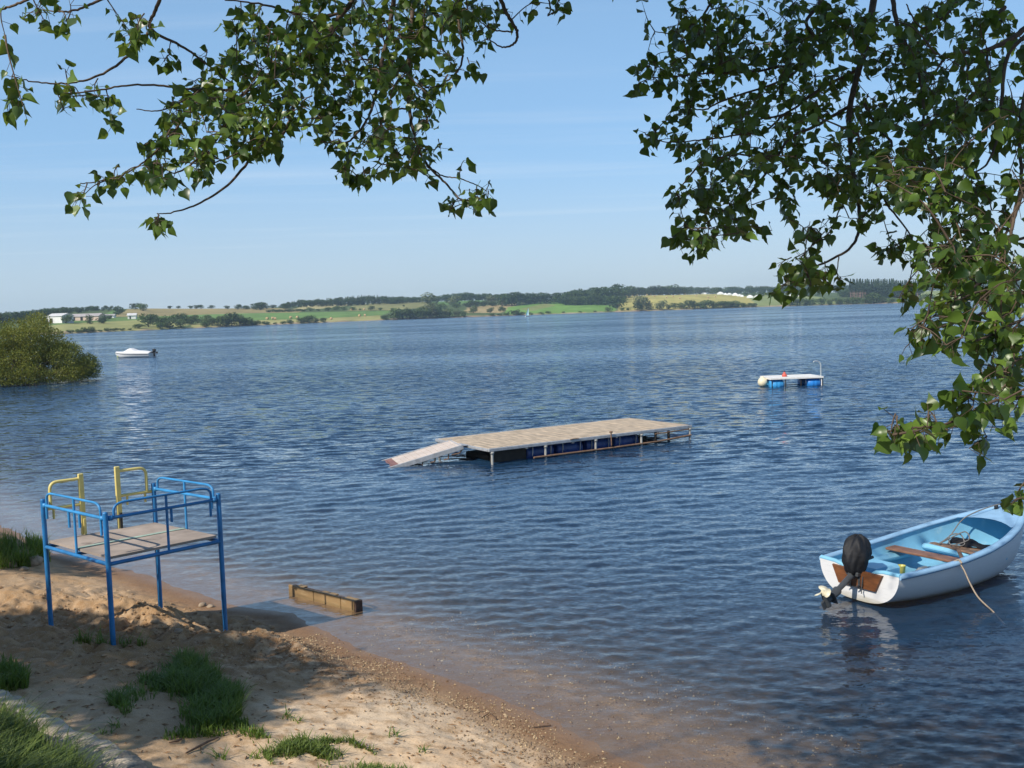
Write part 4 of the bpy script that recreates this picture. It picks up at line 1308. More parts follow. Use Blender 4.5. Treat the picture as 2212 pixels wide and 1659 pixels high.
for k in range(3):
    a = 2 * math.pi * k / 3 + .5
    e1 = dr * math.cos(a) + sd2 * math.sin(a); e2 = (-dr * math.sin(a) + sd2 * math.cos(a))
    o_ = []
    for (r_, w_) in ((.025, .022), (.055, .052), (.09, .055), (.115, .03), (.12, .0)):
        o_.append((pc + e1 * r_ + (e2 * w_ + upv * w_ * .5), pc + e1 * r_ - (e2 * w_ + upv * w_ * .5)))
    vv = [p for q in o_ for p in q]; vv2 = [p - upv * .008 for p in vv]
    ff = [(2 * i, 2 * i + 1, 2 * i + 3, 2 * i + 2) for i in range(4)]
    pr.add(vv + vv2, ff + [tuple(j + 10 for j in q[::-1]) for q in ff] + [(0, 2, 12, 10), (2, 4, 14, 12), (4, 6, 16, 14), (1, 11, 13, 3), (3, 13, 15, 5), (5, 15, 17, 7)], True)
pr.build('propeller', m_prop, ob)
cl_ = MB(); cl_.box((.01, .0, .0), (.16, .2, .06), bevel=.012)
for s in (-1, 1):
    cl_.box((-.005, s * .075, -.09), (.03, .035, .22), bevel=.006); cl_.tube([(.1, s * .075, -.08), (.04, s * .075, -.08)], .012, 8)
    cl_.tube([(-.045, s * .075 - .03, -.13), (-.05, s * .075 + .03, -.18)], .008, 6)
cl_.tube([(.0, -.13, -.02), (-.03, -.14, -.12), (-.02, -.12, -.2), (-.04, -.14, -.24)], .008, 6)
cl_.build('clamp', m_motor, ob)
MB().tube([(.08, .04, .04), (.36, .1, .10), (.5, .12, .11)], [.016, .016, .022], 8).build('tiller', m_black, ob)


def b2w(x, y, z):
    c_, s_ = rz2(BA)
    return (cb_[0] + x * c_ - y * s_, cb_[1] + x * s_ + y * c_, z)


# loose things lying in the boat
cu = empty('cup', b2w(1.12, .20, .102), 0, 'yellow green beaker standing on the boat floor by the brown thwart', 'cup')
MB().lathe((0, 0, 0), [(.0, .0), (.045, 0), (.06, .17), (.062, .175), (.056, .17), (.042, .01), (0, .01)], seg=18).build('body', mat('yellow_plastic', (.55, .50, .12), .4, .08, 8), cu)
ft = empty('fuel_tank', b2w(1.24, -.16, .10), BA, 'grey fuel canister lying under the brown thwart', 'canister')
MB().box((0, 0, .1), (.24, .34, .17), bevel=.05).build('tank_body', mat('grey_plastic', (.22, .24, .25), .5, .15, 5), ft)
MB().lathe((0, -.02, .18), [(.035, 0), (.035, .03), (0, .032)], seg=14).build('cap', m_black, ft)
for (x, y, z, l_, w_, rz, lab) in ((2.12, .02, .385, .95, .10, 82, 'long worn brown board lying across the forward seat'), (2.26, -.05, .39, .85, .12, 97, 'darker brown board at the bow side of the forward seat'),
                                 (1.86, -.2, .40, .55, .045, 40, 'narrow stick leaning from the forward seat to the side shelf')):
    o = MB().box((0, 0, 0), (l_, w_, .028), bevel=.006).build('loose_board', m_oldw)
    o.location = b2w(x, y, z); o.rotation_euler = (0, R(random.uniform(-3, 3)), BA + R(rz)); tag(o, lab, 'board')
tb_ = MB(); Vt = []
for i in range(17):
    for j in range(9):
        x = (i / 16 - .5) * .78; y = (j / 8 - .5) * .26
        Vt.append((x, y, .055 * (1 - (2 * y / .26) ** 2) * (1 + .5 * math.sin(9 * x + 6 * y)) + .012 * math.sin(23 * x + 17 * y) + .01))
tb_.add(Vt, [(i * 9 + j, (i + 1) * 9 + j, (i + 1) * 9 + j + 1, i * 9 + j + 1) for i in range(16) for j in range(8)], True)
o = tb_.build('tarp', m_bag); o.location = b2w(2.38, -.12, .41); o.rotation_euler = (0, 0, BA + R(95)); tag(o, 'crumpled black tarpaulin on the boards at the bow', 'tarp')


def rope(name, pts, r_, m, label):
    P = [Vector(p) for p in pts]; out_ = []
    for i in range(len(P) - 1):
        p0, p1, p2, p3 = P[max(0, i - 1)], P[i], P[i + 1], P[min(len(P) - 1, i + 2)]
        for k in range(8):
            t = k / 8
            out_.append(.5 * ((2 * p1) + (p2 - p0) * t + (2 * p0 - 5 * p1 + 4 * p2 - p3) * t * t + (3 * p1 - p0 - 3 * p2 + p3) * t ** 3))
    out_.append(P[-1])
    o_ = MB().tube(out_, r_, 7).build(name, m)
    return tag(o_, label, 'rope')


rope('mooring_rope', [b2w(1.02, -.66, .50), b2w(1.08, -.72, .545), b2w(1.06, -.78, .51), b2w(1.10, -.70, .53), b2w(1.08, -.80, .42), b2w(1.06, -.90, .27), b2w(1.02, -1.05, .12), b2w(.98, -1.28, .0), b2w(.96, -1.45, -.12)], .011, m_rope,
     'brown mooring rope hanging from the near side of the boat into the water')
rope('rope_coil', [b2w(3.42, .05, .87), b2w(3.2, .16, .86), b2w(2.7, .30, .72), b2w(2.35, .30, .50), b2w(2.1, .30, .42), b2w(2.2, .12, .55), b2w(2.35, .05, .60), b2w(2.32, -.02, .50), b2w(2.12, .12, .43), b2w(2.2, .2, .54), b2w(2.3, .1, .56), b2w(2.25, .0, .44), b2w(2.1, .05, .43)], .009, m_rope2,
     'grey rope running from the bow and looped over the boards')
rope('rope_coil', [b2w(1.95, -.38, .39), b2w(2.08, -.34, .41), b2w(2.1, -.46, .42), b2w(1.98, -.50, .41), b2w(1.92, -.42, .40), b2w(2.02, -.36, .43), b2w(2.07, -.44, .43), b2w(1.98, -.46, .42)], .013, m_rope2,
     'small coil of grey rope on the near side shelf of the boat')

# ================================================================== blue steel platform on the beach
m_blue = mat('blue_paint', (.022, .18, .43), .45, .2, 5, wear=(.16, .13, .11), wscale=22, wmin=.66, wmax=.72)
m_bluel = mat('blue_paint_light', (.04, .26, .55), .45, .15, 5, wear=(.15, .17, .2), wscale=24, wmin=.67, wmax=.73)
m_yel = mat('yellow_paint', (.74, .60, .20), .42, .1, 5, wear=(.55, .42, .2), wscale=16, wmin=.62, wmax=.74)
m_ply = mat('weathered_plywood', (.36, .29, .235), .85, .22, 2.5, .3, 30, .003, wear=(.2, .16, .13), wscale=4, wmin=.55, wmax=.75)
m_strip = mat('pale_green_strip', (.36, .46, .36), .7, .15, 6)
cn = {k: tuple(on_z(x, y, 1.40)[:2]) for k, (x, y) in {'left': (98, 1168), 'near': (233, 1205), 'right': (476, 1156), 'back': (336, 1127)}.items()}
pc_ = np.mean([cn[k] for k in cn], 0)
plat = empty('lookout_platform', (pc_[0], pc_[1], 0), 0, 'blue steel platform with plywood deck and two yellow handles standing on the sand', 'platform')
def PL(k, z): return Vector((cn[k][0] - pc_[0], cn[k][1] - pc_[1], z))
ZDK, ZT = 1.40, 1.90
for k in cn:
    g0 = float(gz(np.array([cn[k][0]]), np.array([cn[k][1]]))[0])
    b = MB().tube([PL(k, g0 - .35), PL(k, g0 + .3), PL(k, ZT)], .029, 14)
    b.lathe(PL(k, ZT), [(.029, 0), (.026, .012), (0, .018)], seg=14)
    b.build('post', m_blue, plat)
bottom = PL('right', 0)
dk = MB(); zd = ZDK
a_, b_, c_, d_ = (PL(k, zd) for k in ('left', 'near', 'right', 'back'))
ctr = (a_ + b_ + c_ + d_) / 4
def inset(p, f=.955): return ctr + (p - ctr) * f
# two sheets with a strip over the joint, which runs along the near-right side
def mixp(p, q, t): return p * (1 - t) + q * t
for (t0, t1) in ((0, .485), (.515, 1)):
    q = [mixp(inset(b_), inset(a_), t0), mixp(inset(c_), inset(d_), t0), mixp(inset(c_), inset(d_), t1), mixp(inset(b_), inset(a_), t1)]
    lo = [p - Vector((0, 0, .03)) for p in q]
    dk.add(lo + q, [(3, 2, 1, 0), (4, 5, 6, 7), (0, 1, 5, 4), (1, 2, 6, 5), (2, 3, 7, 6), (3, 0, 4, 7)])
dk.build('deck', m_ply, plat)
q = [mixp(inset(b_), inset(a_), .475), mixp(inset(c_), inset(d_), .475), mixp(inset(c_), inset(d_), .525), mixp(inset(b_), inset(a_), .525)]
q = [p + Vector((0, 0, .003)) for p in q]; lo = [p - Vector((0, 0, .012)) + Vector((0, 0, 0)) for p in q]
MB().add([p + Vector((0, 0, .006)) for p in q] + q, [(0, 1, 2, 3), (7, 6, 5, 4), (0, 4, 5, 1), (1, 5, 6, 2), (2, 6, 7, 3), (3, 7, 4, 0)]).build('joint_strip', m_strip, plat)
for k0, k1 in (('left', 'near'), ('near', 'right'), ('right', 'back'), ('back', 'left')):
    fb = MB().tube([PL(k0, ZDK - .075), PL(k1, ZDK - .075)], .023, 10)
    fb.build('floor_beam', m_blue, plat)
MB().tube([mixp(PL('near', ZDK - .06), PL('left', ZDK - .06), .5), mixp(PL('right', ZDK - .06), PL('back', ZDK - .06), .5)], .022, 8).build('floor_beam', m_blue, plat)


def side(k0, k1, m, drops, mid=.52, e0=.07, e1=.07):
    """guard rail between two posts: main bar, hooped top bar, upright, short pipe stubs"""
    A = lambda t, z: mixp(PL(k0, z), PL(k1, z), t)
    zr, zh = ZT - .06, ZT + .10
    MB().tube([A(.02, zr), A(.98, zr)], .019, 10).build('guard_rail', m, plat)
    e2, e3 = e0 + .10, 1 - e1 - .10
    hp = [A(e0, zr)] + arc(A(e0, zh - .09), A(e0, zh), A(e2, zh), 6) + arc(A(e3, zh), A(1 - e1, zh), A(1 - e1, zh - .09), 6) + [A(1 - e1, zr)]
    MB().tube(hp, .0145, 10).build('hoop_rail', m, plat)
    MB().tube([A(mid, ZDK - .06), A(mid, zh)], .015, 10).build('upright', m, plat)
    for t, l_ in drops:
        MB().tube([A(t, zr), A(t, zr - l_)], .016, 8).build('pipe_stub', m, plat)
    cl = MB()
    for t in (.04, .96): cl.lathe(A(t, zr - .02), [(0, -.0), (.034, 0), (.034, .04), (0, .045)], seg=10)
    for t in (.04, .96): MB().lathe(A(t, zr - .025), [(0, 0), (.032, 0), (.032, .05), (0, .052)], seg=10).build('pipe_clamp', m, plat)


side('left', 'near', m_bluel, [(.06, .16), (.43, .2), (.60, .17), (.93, .2)])
side('near', 'right', m_blue, [(.56, .17), (.92, .19)])
side('right', 'back', m_bluel, [(.10, .13)], .5)
# yellow handles on the lake side
for t, sgn, ztop in ((.335, -1, ZDK + .76), (.665, 1, ZDK + .79)):
    A = lambda s, z: mixp(PL('left', z), PL('back', z), s)
    h = empty('handle', A(t, ZDK), 0); h.parent = plat
    rel = lambda s, z: A(s, z) - A(t, ZDK)
    ang = math.atan2((PL('back', 0) - PL('left', 0)).y, (PL('back', 0) - PL('left', 0)).x)
    MB().box(rel(t, (ZDK - .1 + ztop) / 2), (.062, .04, ztop - ZDK + .1), rz=ang, bevel=.006).build('handle_post', m_yel, h)
    e = t + sgn * .27
    zt, zb = ztop - .06, ztop - .38
    loop = [rel(t, zt)] + arc(rel(e - sgn * .07, zt), rel(e, zt), rel(e, zt - .1), 7) + [rel(e, zb)]
    MB().tube(loop, .019, 10).build('handle_loop', m_yel, h)
    MB().tube([rel(t, zb), rel(t + sgn * .31, zb + .0)], .019, 10).build('handle_bar', m_yel, h)
    for s in (.08, .25): MB().tube([rel(t + sgn * s, zb), rel(t + sgn * s, zb - .13)], .015, 8).build('pipe_stub', m_yel, h)
    MB().box(rel(t, ZDK + .10) + Vector((.03, -.03, 0)), (.03, .02, .2), rz=ang, bevel=.004).build('bracket', m_black if sgn > 0 else m_yel, h)

# ================================================================== squared beam lying in the shallows
l0, l1 = on_z(625, 1279, .0), on_z(766, 1316, .0)
dv = l1 - l0; ctr2 = (l0 + l1) / 2 + .1 * np.array((-dv[1], dv[0], 0)) / np.hypot(dv[0], dv[1]); LL = float(np.hypot(dv[0], dv[1])) + .04; la = math.atan2(dv[1], dv[0])
m_beam = mat('sodden_timber', (.27, .175, .08), .6, .25, 3, .4, 25, .004, wear=(.36, .26, .14), wscale=7, wmin=.55, wmax=.7, stretch=(.5, 2, 2))
m_beamd = mat('dark_end_grain', (.075, .042, .028), .8, .3, 12)
log = empty('timber_beam', (ctr2[0], ctr2[1], -.03), la, 'brown squared timber beam lying half sunk in the shallow water', 'beam')
b = MB()
cuts = [-LL / 2, -LL / 2 + LL * .39, -LL / 2 + LL * .79, LL / 2 - .03]
for x0, x1 in zip(cuts[:-1], cuts[1:]):
    b.box(((x0 + x1) / 2, -.085, random.uniform(-.004, .004)), (x1 - x0 - .010, .035, .29), bevel=.007)
b.build('side_board', m_beam, log)
MB().box((0, -.03, -.008), (LL - .05, .075, .27), bevel=.012).build('core', m_beamd, log)
tp_ = MB()
for x, w, dz in ((-LL * .33, .16, .006), (LL * .08, .3, 0), (LL * .41, .26, .004)):
    tp_.box((x, -.035, .136 + dz), (w, .085, .014), rz=random.uniform(-.05, .05), bevel=.005)
tp_.build('top_lath', m_beam, log)
MB().box((LL / 2, -.045, 0), (.03, .13, .285), bevel=.008).build('end_cap', m_beamd, log)

# ================================================================== grass, stones, drift
def blades(name, label, P, h, spread, mt, lean=.35, wid=.006, cat='grass', kind='stuff'):
    """grass blades rooted at P (n,3)"""
    n = len(P); g = rng
    h = h * (.35 + .95 * g.random(n)) * (.75 + .6 * vnoise(P[:, 0] * 5, P[:, 1] * 5, 8)); a = g.random(n) * 6.28
    dx, dy = np.cos(a), np.sin(a)
    ln = lean * (.2 + 1.5 * g.random(n) ** 1.5) * h
    w = wid * (.6 + .8 * g.random(n))
    rows = []
    for t, wf in ((0, 1), (.4, .9), (.75, .55)):
        cx = P[:, 0] + dx * ln * t * t * 1.4; cy = P[:, 1] + dy * ln * t * t * 1.4; cz = P[:, 2] - .01 + h * (t - .18 * t * t)
        for s in (-1, 1): rows.append(np.stack([cx - dy * w * wf * s, cy + dx * w * wf * s, cz], 1))
    rows.append(np.stack([P[:, 0] + dx * ln * 1.5, P[:, 1] + dy * ln * 1.5, P[:, 2] + h * .80], 1))
    V = np.stack(rows, 1); i0 = np.arange(n)[:, None] * 7
    Q = np.concatenate([i0 + np.array([[0, 1, 3, 2]]), i0 + np.array([[2, 3, 5, 4]])]); T = i0 + np.array([[4, 5, 6]])
    tint = np.repeat(np.clip(.5 + .28 * g.normal(size=n), 0, 1), 7)
    o = mk(name, V.reshape(-1, 3), [Q, T], mt, attrs={'tint': tint})
    return tag(o, label, cat, kind=kind)


def scatter(poly, n, clump=.0, ragged=.5):
    """points on the ground inside a patch outlined on the ground by these sight lines"""
    G = np.array([ground_at(x, y)[:2] for x, y in poly])
    lo, hi = G.min(0), G.max(0)
    out_ = []
    while sum(len(q) for q in out_) < n:
        p = lo + (hi - lo) * rng.random((n * 2, 2))
        k = inpoly(p[:, 0], p[:, 1], [tuple(q) for q in G])
        k &= (fbm(p[:, 0] * 2.6, p[:, 1] * 2.6, 61, 3) > (rng.random(len(p)) - 1 + ragged) * .9)
        out_.append(p[k])
    p = np.concatenate(out_)[:n]
    return np.stack([p[:, 0], p[:, 1], gz(p[:, 0], p[:, 1])], 1)


m_grass = leafmat('grass_blade', (.05, .10, .015), (.18, .26, .045), (.24, .34, .05), .3, .45, .35)
m_grass2 = leafmat('sunny_grass_blade', (.07, .12, .02), (.20, .26, .06), (.3, .36, .07), .32, .5, .35)
blades('grass', 'thick dark green grass clump on the sand in front of the platform',
       np.concatenate([scatter([(360, 1500), (370, 1450), (400, 1425), (440, 1440), (480, 1470), (520, 1500), (525, 1545), (500, 1570), (440, 1585), (390, 1560)], 6500, ragged=.45),
                       scatter([(380, 1430), (410, 1415), (450, 1430), (440, 1470), (390, 1470)], 1100, ragged=.4)]), .15, 0, m_grass, .5, .0045)
blades('grass', 'sparser grass arm reaching left from the dark green clump', scatter([(230, 1520), (290, 1480), (350, 1440), (400, 1440), (390, 1490), (330, 1520), (270, 1550)], 1900, ragged=.6), .11, 0, m_grass, .6, .0045)
blades('grass', 'thin grass trail below the dark clump', scatter([(450, 1560), (530, 1560), (560, 1580), (600, 1610), (570, 1620), (520, 1590), (440, 1595), (350, 1600), (360, 1580)], 900, ragged=.5), .08, 0, m_grass)
blades('grass', 'short sunlit grass patch at the bottom edge of the beach', scatter([(560, 1625), (640, 1600), (740, 1600), (800, 1620), (880, 1662), (900, 1700), (640, 1700), (590, 1660)], 4200, ragged=.6), .07, 0, m_grass2, .6)
blades('grass', 'dark grass clump at the left edge of the sand', scatter([(-30, 1490), (-10, 1450), (30, 1448), (65, 1470), (60, 1490), (10, 1495)], 1300, ragged=.2), .17, 0, m_grass)
blades('grass', 'tall sunlit grass behind the low stone kerb', scatter([(-620, 1530), (-300, 1500), (-30, 1560), (20, 1570), (90, 1620), (170, 1668), (210, 1720), (-620, 1720)], 16000, ragged=.35), .2, 0, m_grass2, .7, .005)
blades('grass', 'dark grass tuft on the dirt mound at the waterline', scatter([(-30, 1215), (0, 1185), (50, 1180), (90, 1195), (110, 1215), (60, 1228), (0, 1230)], 1900, ragged=.3), .30, 0, m_grass)
blades('grass', 'few green sprigs at the foot of the near blue post',
       np.concatenate([scatter([(x - 14, 1396), (x + 14, 1396), (x + 12, 1388), (x - 12, 1388)], 26, ragged=-.4) for x in (170, 183, 217, 228, 272, 310)]), .15, 0, m_grass2, .7)
blades('grass', 'scattered grass sprigs on the dry sand',
       np.concatenate([scatter([(x - 12, y + 5), (x + 12, y + 5), (x + 10, y - 5), (x - 10, y - 5)], 16, ragged=-.4) for x, y in ((620, 1550), (850, 1590), (550, 1640), (480, 1640), (640, 1560), (230, 1588), (250, 1570), (912, 1625))]), .08, 0, m_grass, .9)

m_stone = mat('lake_stone', (.34, .26, .18), .85, .3, 9, .5, 30, .004)


def rock(loc, s, seed):
    g = np.random.default_rng(seed)
    V, Fs = [], []
    for i in range(7):
        for k in range(10):
            a = 2 * math.pi * k / 10; p_ = math.pi * i / 6
            d = np.array((math.sin(p_) * math.cos(a), math.sin(p_) * math.sin(a), math.cos(p_)))
            r_ = 1 + .28 * float(fbm(np.array([d[0] * 1.6 + seed]), np.array([d[1] * 1.6 + d[2] * 1.9]), seed, 3)[0])
            V.append(d * r_ * np.array(s))
    Fs = [(i * 10 + k, (i + 1) * 10 + k, (i + 1) * 10 + (k + 1) % 10, i * 10 + (k + 1) % 10) for i in range(6) for k in range(10)]
    o = MB().add(V, Fs, True).build('stone', m_stone); o.location = loc; o.rotation_euler = (0, 0, g.random() * 6)
    return o


for i, (x, y, s, lab) in enumerate(((14, 1222, .10, 'small grey stone leftmost at the foot of the grass mound'), (28, 1224, .09, 'pale stone beside the leftmost one at the grass mound'), (54, 1218, .11, 'brownish stone between the pale stone and the big one'),
                                    (74, 1218, .15, 'biggest rounded stone below the dark grass tuft'), (52, 1232, .07, 'flat bright stone lowest in the group by the mound'),
                                    (437, 1310, .06, 'pale stone at the waterline right of the back post'), (455, 1312, .05, 'small pale stone right of the one by the back post'), (335, 1345, .055, 'pebble sized stone in the shade under the platform'), (385, 1367, .055, 'small stone on the dug sand between the front posts'))):
    P = ground_at(x, y); tag(rock((P[0], P[1], P[2] + s * .25), (s, s * .8, s * .6), 300 + i), lab, 'stone')

# pebble and drift line along the waterline
n = 8200
t = rng.random(n); seg = np.array([(-2.3, 12.5), (-1.89, 11.75), (-.51, 10.4), (.9, 8.66), (2.4, 6.9)])
cum = np.concatenate([[0], np.cumsum(np.hypot(*np.diff(seg, axis=0).T))]); s_ = t * cum[-1]
bx = np.interp(s_, cum, seg[:, 0]); by = np.interp(s_, cum, seg[:, 1])
off = np.where(rng.random(n) < .42, .50 + .13 * rng.normal(size=n), np.where(rng.random(n) < .5, .15 + 1.1 * rng.random(n) ** 1.2, .1 - 2.2 * rng.random(n))) + .12 * np.sin(3 * s_) + .05 * np.sin(7.3 * s_)
bx = bx - .77 * off; by = by - .64 * off
k = np.abs(shore_d(bx, by)) > .06; bx, by = bx[k], by[k]; n = len(bx)
bz = gz(bx, by)
sz = .0055 + .012 * rng.random(n) ** 2.6
oct_ = np.array([(1, 0, 0), (0, 1, 0), (-1, 0, 0), (0, -1, 0), (0, 0, .7), (0, 0, -.7)], float)
of = np.array([(0, 1, 4), (1, 2, 4), (2, 3, 4), (3, 0, 4), (1, 0, 5), (2, 1, 5), (3, 2, 5), (0, 3, 5)])
V = oct_[None] * (1 + .45 * (rng.random((n, 6, 1)) - .5)) * sz[:, None, None] * (1 + .6 * (rng.random((n, 1, 3)) - .5))
an = rng.random(n) * 6.28; ca, sa = np.cos(an)[:, None], np.sin(an)[:, None]
V = np.stack([V[..., 0] * ca - V[..., 1] * sa, V[..., 0] * sa + V[..., 1] * ca, V[..., 2]], -1) + np.stack([bx, by, bz + sz * .25], 1)[:, None]
m_peb, nt, p, out = nt_new('pebble')
a = nt.nodes.new('ShaderNodeAttribute'); a.attribute_name = 'tint'
nt.links.new(mixc(nt, a.outputs['Fac'], (.14, .08, .045), (.50, .37, .22)), p.inputs['Base Color']); p.inputs['Roughness'].default_value = .8
tag(mk('gravel', V.reshape(-1, 3), [(np.arange(n)[:, None, None] * 6 + of[None]).reshape(-1, 3)], m_peb, attrs={'tint': np.repeat(np.clip(rng.random(n) ** 1.3, 0, 1), 6)}),
    'band of coarse gravel and drift along the waterline', 'gravel', kind='stuff')
# loose clods on the dug sand
n = 2600
cx = -4.4 + 1.9 * rng.normal(size=n); cy = 12.0 + 1.25 * rng.normal(size=n)
k = (shore_d(cx, cy) > .5) & (shore_d(cx, cy) < 3.9) & (cy > 8); cx, cy = cx[k], cy[k]; n = len(cx)
sz = .009 + .03 * rng.random(n) ** 4
V = oct_[None] * (1 + .6 * (rng.random((n, 6, 1)) - .5)) * sz[:, None, None]
V = V + np.stack([cx, cy, gz(cx, cy) + sz * .2], 1)[:, None]
m_clod, nt, p, out = nt_new('sand_clod')
a = nt.nodes.new('ShaderNodeAttribute'); a.attribute_name = 'tint'
nt.links.new(mixc(nt, a.outputs['Fac'], (.24, .14, .07), (.46, .33, .20)), p.inputs['Base Color']); p.inputs['Roughness'].default_value = .95
tag(mk('rubble', V.reshape(-1, 3), [(np.arange(n)[:, None, None] * 6 + of[None]).reshape(-1, 3)], m_clod, attrs={'tint': np.repeat(rng.random(n), 6)}), 'loose clods of dug sand around the platform', 'rubble', kind='stuff')

m_stick = mat('dead_wood', (.15, .09, .055), .9, .3, 12)
def stick(pts, r_, label):
    P = [ground_at(x, y) + np.array((0, 0, r_ * 1.3 + dz)) for x, y, dz in pts]
    tag(MB().tube(P, [r_ * .7, r_, r_, r_ * .6][:len(P)], 7).build('stick', m_stick), label, 'stick')
stick([(402, 1632, 0), (425, 1622, .01), (448, 1610, .01), (472, 1597, .0)], .010, 'crooked dead stick on the sand at the bottom left')
stick([(365, 1608, 0), (385, 1606, .01), (392, 1600, 0)], .009, 'short dark twig above the crooked stick')
stick([(1040, 1555, 0), (1058, 1545, .008), (1072, 1556, .004)], .007, 'bleached twig on the gravel line')
stick([(1150, 1574, 0), (1175, 1573, .006), (1190, 1570, .004)], .007, 'bleached twig near the right end of the gravel line')

# small dark litter of bark and dry leaves strewn over the sand
n = 900
lx = -4.6 + 4.6 * rng.random(n); ly = 7.2 + 5.2 * rng.random(n)
k = (shore_d(lx, ly) > .55) & (shore_d(lx, ly) < 3.9); lx, ly = lx[k], ly[k]; n = len(lx)
an = rng.random(n) * 6.28; ll = .012 + .04 * rng.random(n) ** 2; lw = .004 + .008 * rng.random(n)
ca, sa = np.cos(an), np.sin(an); lz = gz(lx, ly) + .006
def _c(u, v, h): return np.stack([lx + u * ll * ca - v * lw * sa, ly + u * ll * sa + v * lw * ca, lz + h], 1)
V = np.stack([_c(-1, 0, 0), _c(0, -1, .002), _c(1, 0, .004), _c(0, 1, .002), _c(0, 0, .012)], 1)
i5 = np.arange(n)[:, None] * 5
Fl = np.concatenate([i5 + np.array([[a_, b_, 4]]) for a_, b_ in ((0, 1), (1, 2), (2, 3), (3, 0))])
tag(mk('litter', V.reshape(-1, 3), [Fl], m_clod, attrs={'tint': np.repeat(rng.random(n) * .5 - .4, 5)}), 'dark flecks of bark and dry leaves strewn over the sand', 'litter', kind='stuff')

# low weathered stone kerb
k0, k1 = np.array((-6.6, 10.25)), np.array((-.9, 5.45))
m_kerb = mat('old_concrete', (.44, .37, .28), .9, .25, 2.5, .9, 22, .02, wear=(.22, .185, .14), wscale=4, wmin=.5, wmax=.65)
nk = 150; prof = [(-.18, -.3), (-.17, .02), (-.13, .10), (-.02, .13), (.10, .11), (.16, .03), (.18, -.3)]
V = []
kd = (k1 - k0) / np.linalg.norm(k1 - k0); kn = np.array((-kd[1], kd[0]))
for i in range(nk + 1):
    c = k0 + (k1 - k0) * i / nk; zb = float(gz(np.array([c[0] + kn[0] * .2]), np.array([c[1] + kn[1] * .2]))[0])
    for j, (o_, z) in enumerate(prof):
        e = .05 * float(fbm(np.array([i * .16]), np.array([j * .5]), 71, 4)[0])
        V.append((c[0] + kn[0] * (o_ + e), c[1] + kn[1] * (o_ + e), zb + z + e * 1.2))
m_ = len(prof)
o = MB().add(V, [(i * m_ + j, (i + 1) * m_ + j, (i + 1) * m_ + j + 1, i * m_ + j + 1) for i in range(nk) for j in range(m_ - 1)], True).build('stone_kerb', m_kerb)
tag(o, 'low rough stone kerb between sand and grass at the bottom left', 'kerb')

# ================================================================== willow bush standing in the water
wc = on_z(-30, 838, 0)
wc = np.array((wc[0] - 1.3, wc[1] + 4.5, 0))
bush = empty('willow_bush', (wc[0], wc[1], 0), 0, 'big olive green willow bush growing out of the water at the left', 'bush')
g = np.random.default_rng(5)
LB = []
for i in range(135):
    a = g.random() * 6.28; rr_ = 6.1 * math.sqrt(g.random())
    top = 4.9 * max(.05, 1 - (rr_ / 6.9) ** 3.0)
    LB.append((rr_ * math.cos(a), rr_ * math.sin(a) * .8, max(.35, top * (.15 + .85 * g.random() ** .7) - .25), .6 + .5 * g.random()))
for i in range(46):
    a = 6.28 * i / 46 + .1 * g.random(); rr_ = 5.5 + .5 * g.random()
    LB.append((rr_ * math.cos(a), rr_ * math.sin(a) * .8, .35 + .5 * g.random(), .6 + .25 * g.random()))
P, NN = [], []
for (cx, cy, cz, r_) in LB:
    m = 700
    d = g.normal(size=(m, 3)); d /= np.linalg.norm(d, axis=1)[:, None]
    P.append(np.array((cx, cy, cz)) + d * np.array((1.1, 1.1, .8)) * (r_ * (.45 + .65 * g.random(m) ** .7))[:, None]); NN.append(d)
P = np.concatenate(P); NN = np.concatenate(NN); k = P[:, 2] > .12; P, NN = P[k], NN[k]
n = len(P)
ax = NN * .5 + g.normal(size=(n, 3)) * .5 + np.array((0, 0, .45)); ax /= np.linalg.norm(ax, axis=1)[:, None]
sdv = np.cross(ax, g.normal(size=(n, 3))); sdv /= np.linalg.norm(sdv, axis=1)[:, None]
l_ = (.075 + .085 * g.random(n))[:, None]; w_ = l_ * .24
V = np.stack([P, P + ax * l_ * .5 + sdv * w_, P + ax * l_, P + ax * l_ * .5 - sdv * w_], 1)
m_willow = leafmat('willow_leaf', (.085, .12, .018), (.24, .25, .045), (.34, .32, .05), .25, .5, .3)
patch = np.clip(.5 + .5 * fbm(P[:, 0] * .7, P[:, 1] * .7 + P[:, 2], 15, 3) + .22 * g.normal(size=n), 0, 1)
mk('foliage', V.reshape(-1, 3), [np.arange(4 * n).reshape(-1, 4)], m_willow, bush, attrs={'tint': np.repeat(patch, 4)})
st = MB()
for i in range(60):
    a = g.random() * 6.28; r0 = 2.2 * g.random(); lb = LB[i]
    st.tube([(r0 * math.cos(a), r0 * math.sin(a) * .8, -.8), (lb[0] * .5 + r0 * .4 * math.cos(a), lb[1] * .5, lb[2] * .45), (lb[0], lb[1], lb[2])], [.05, .035, .012], 5, False)
for i in range(80):
    a = g.random() * 6.28
    st.tube([(4.9 * math.cos(a), 3.9 * math.sin(a), -.3), (5.5 * math.cos(a + .1), 4.4 * math.sin(a + .1), .55), (6.3 * math.cos(a + .15), 5.0 * math.sin(a + .15), .7 + .5 * g.random())], [.02, .014, .005], 4, False)
st.build('stems', m_bark_far, bush)

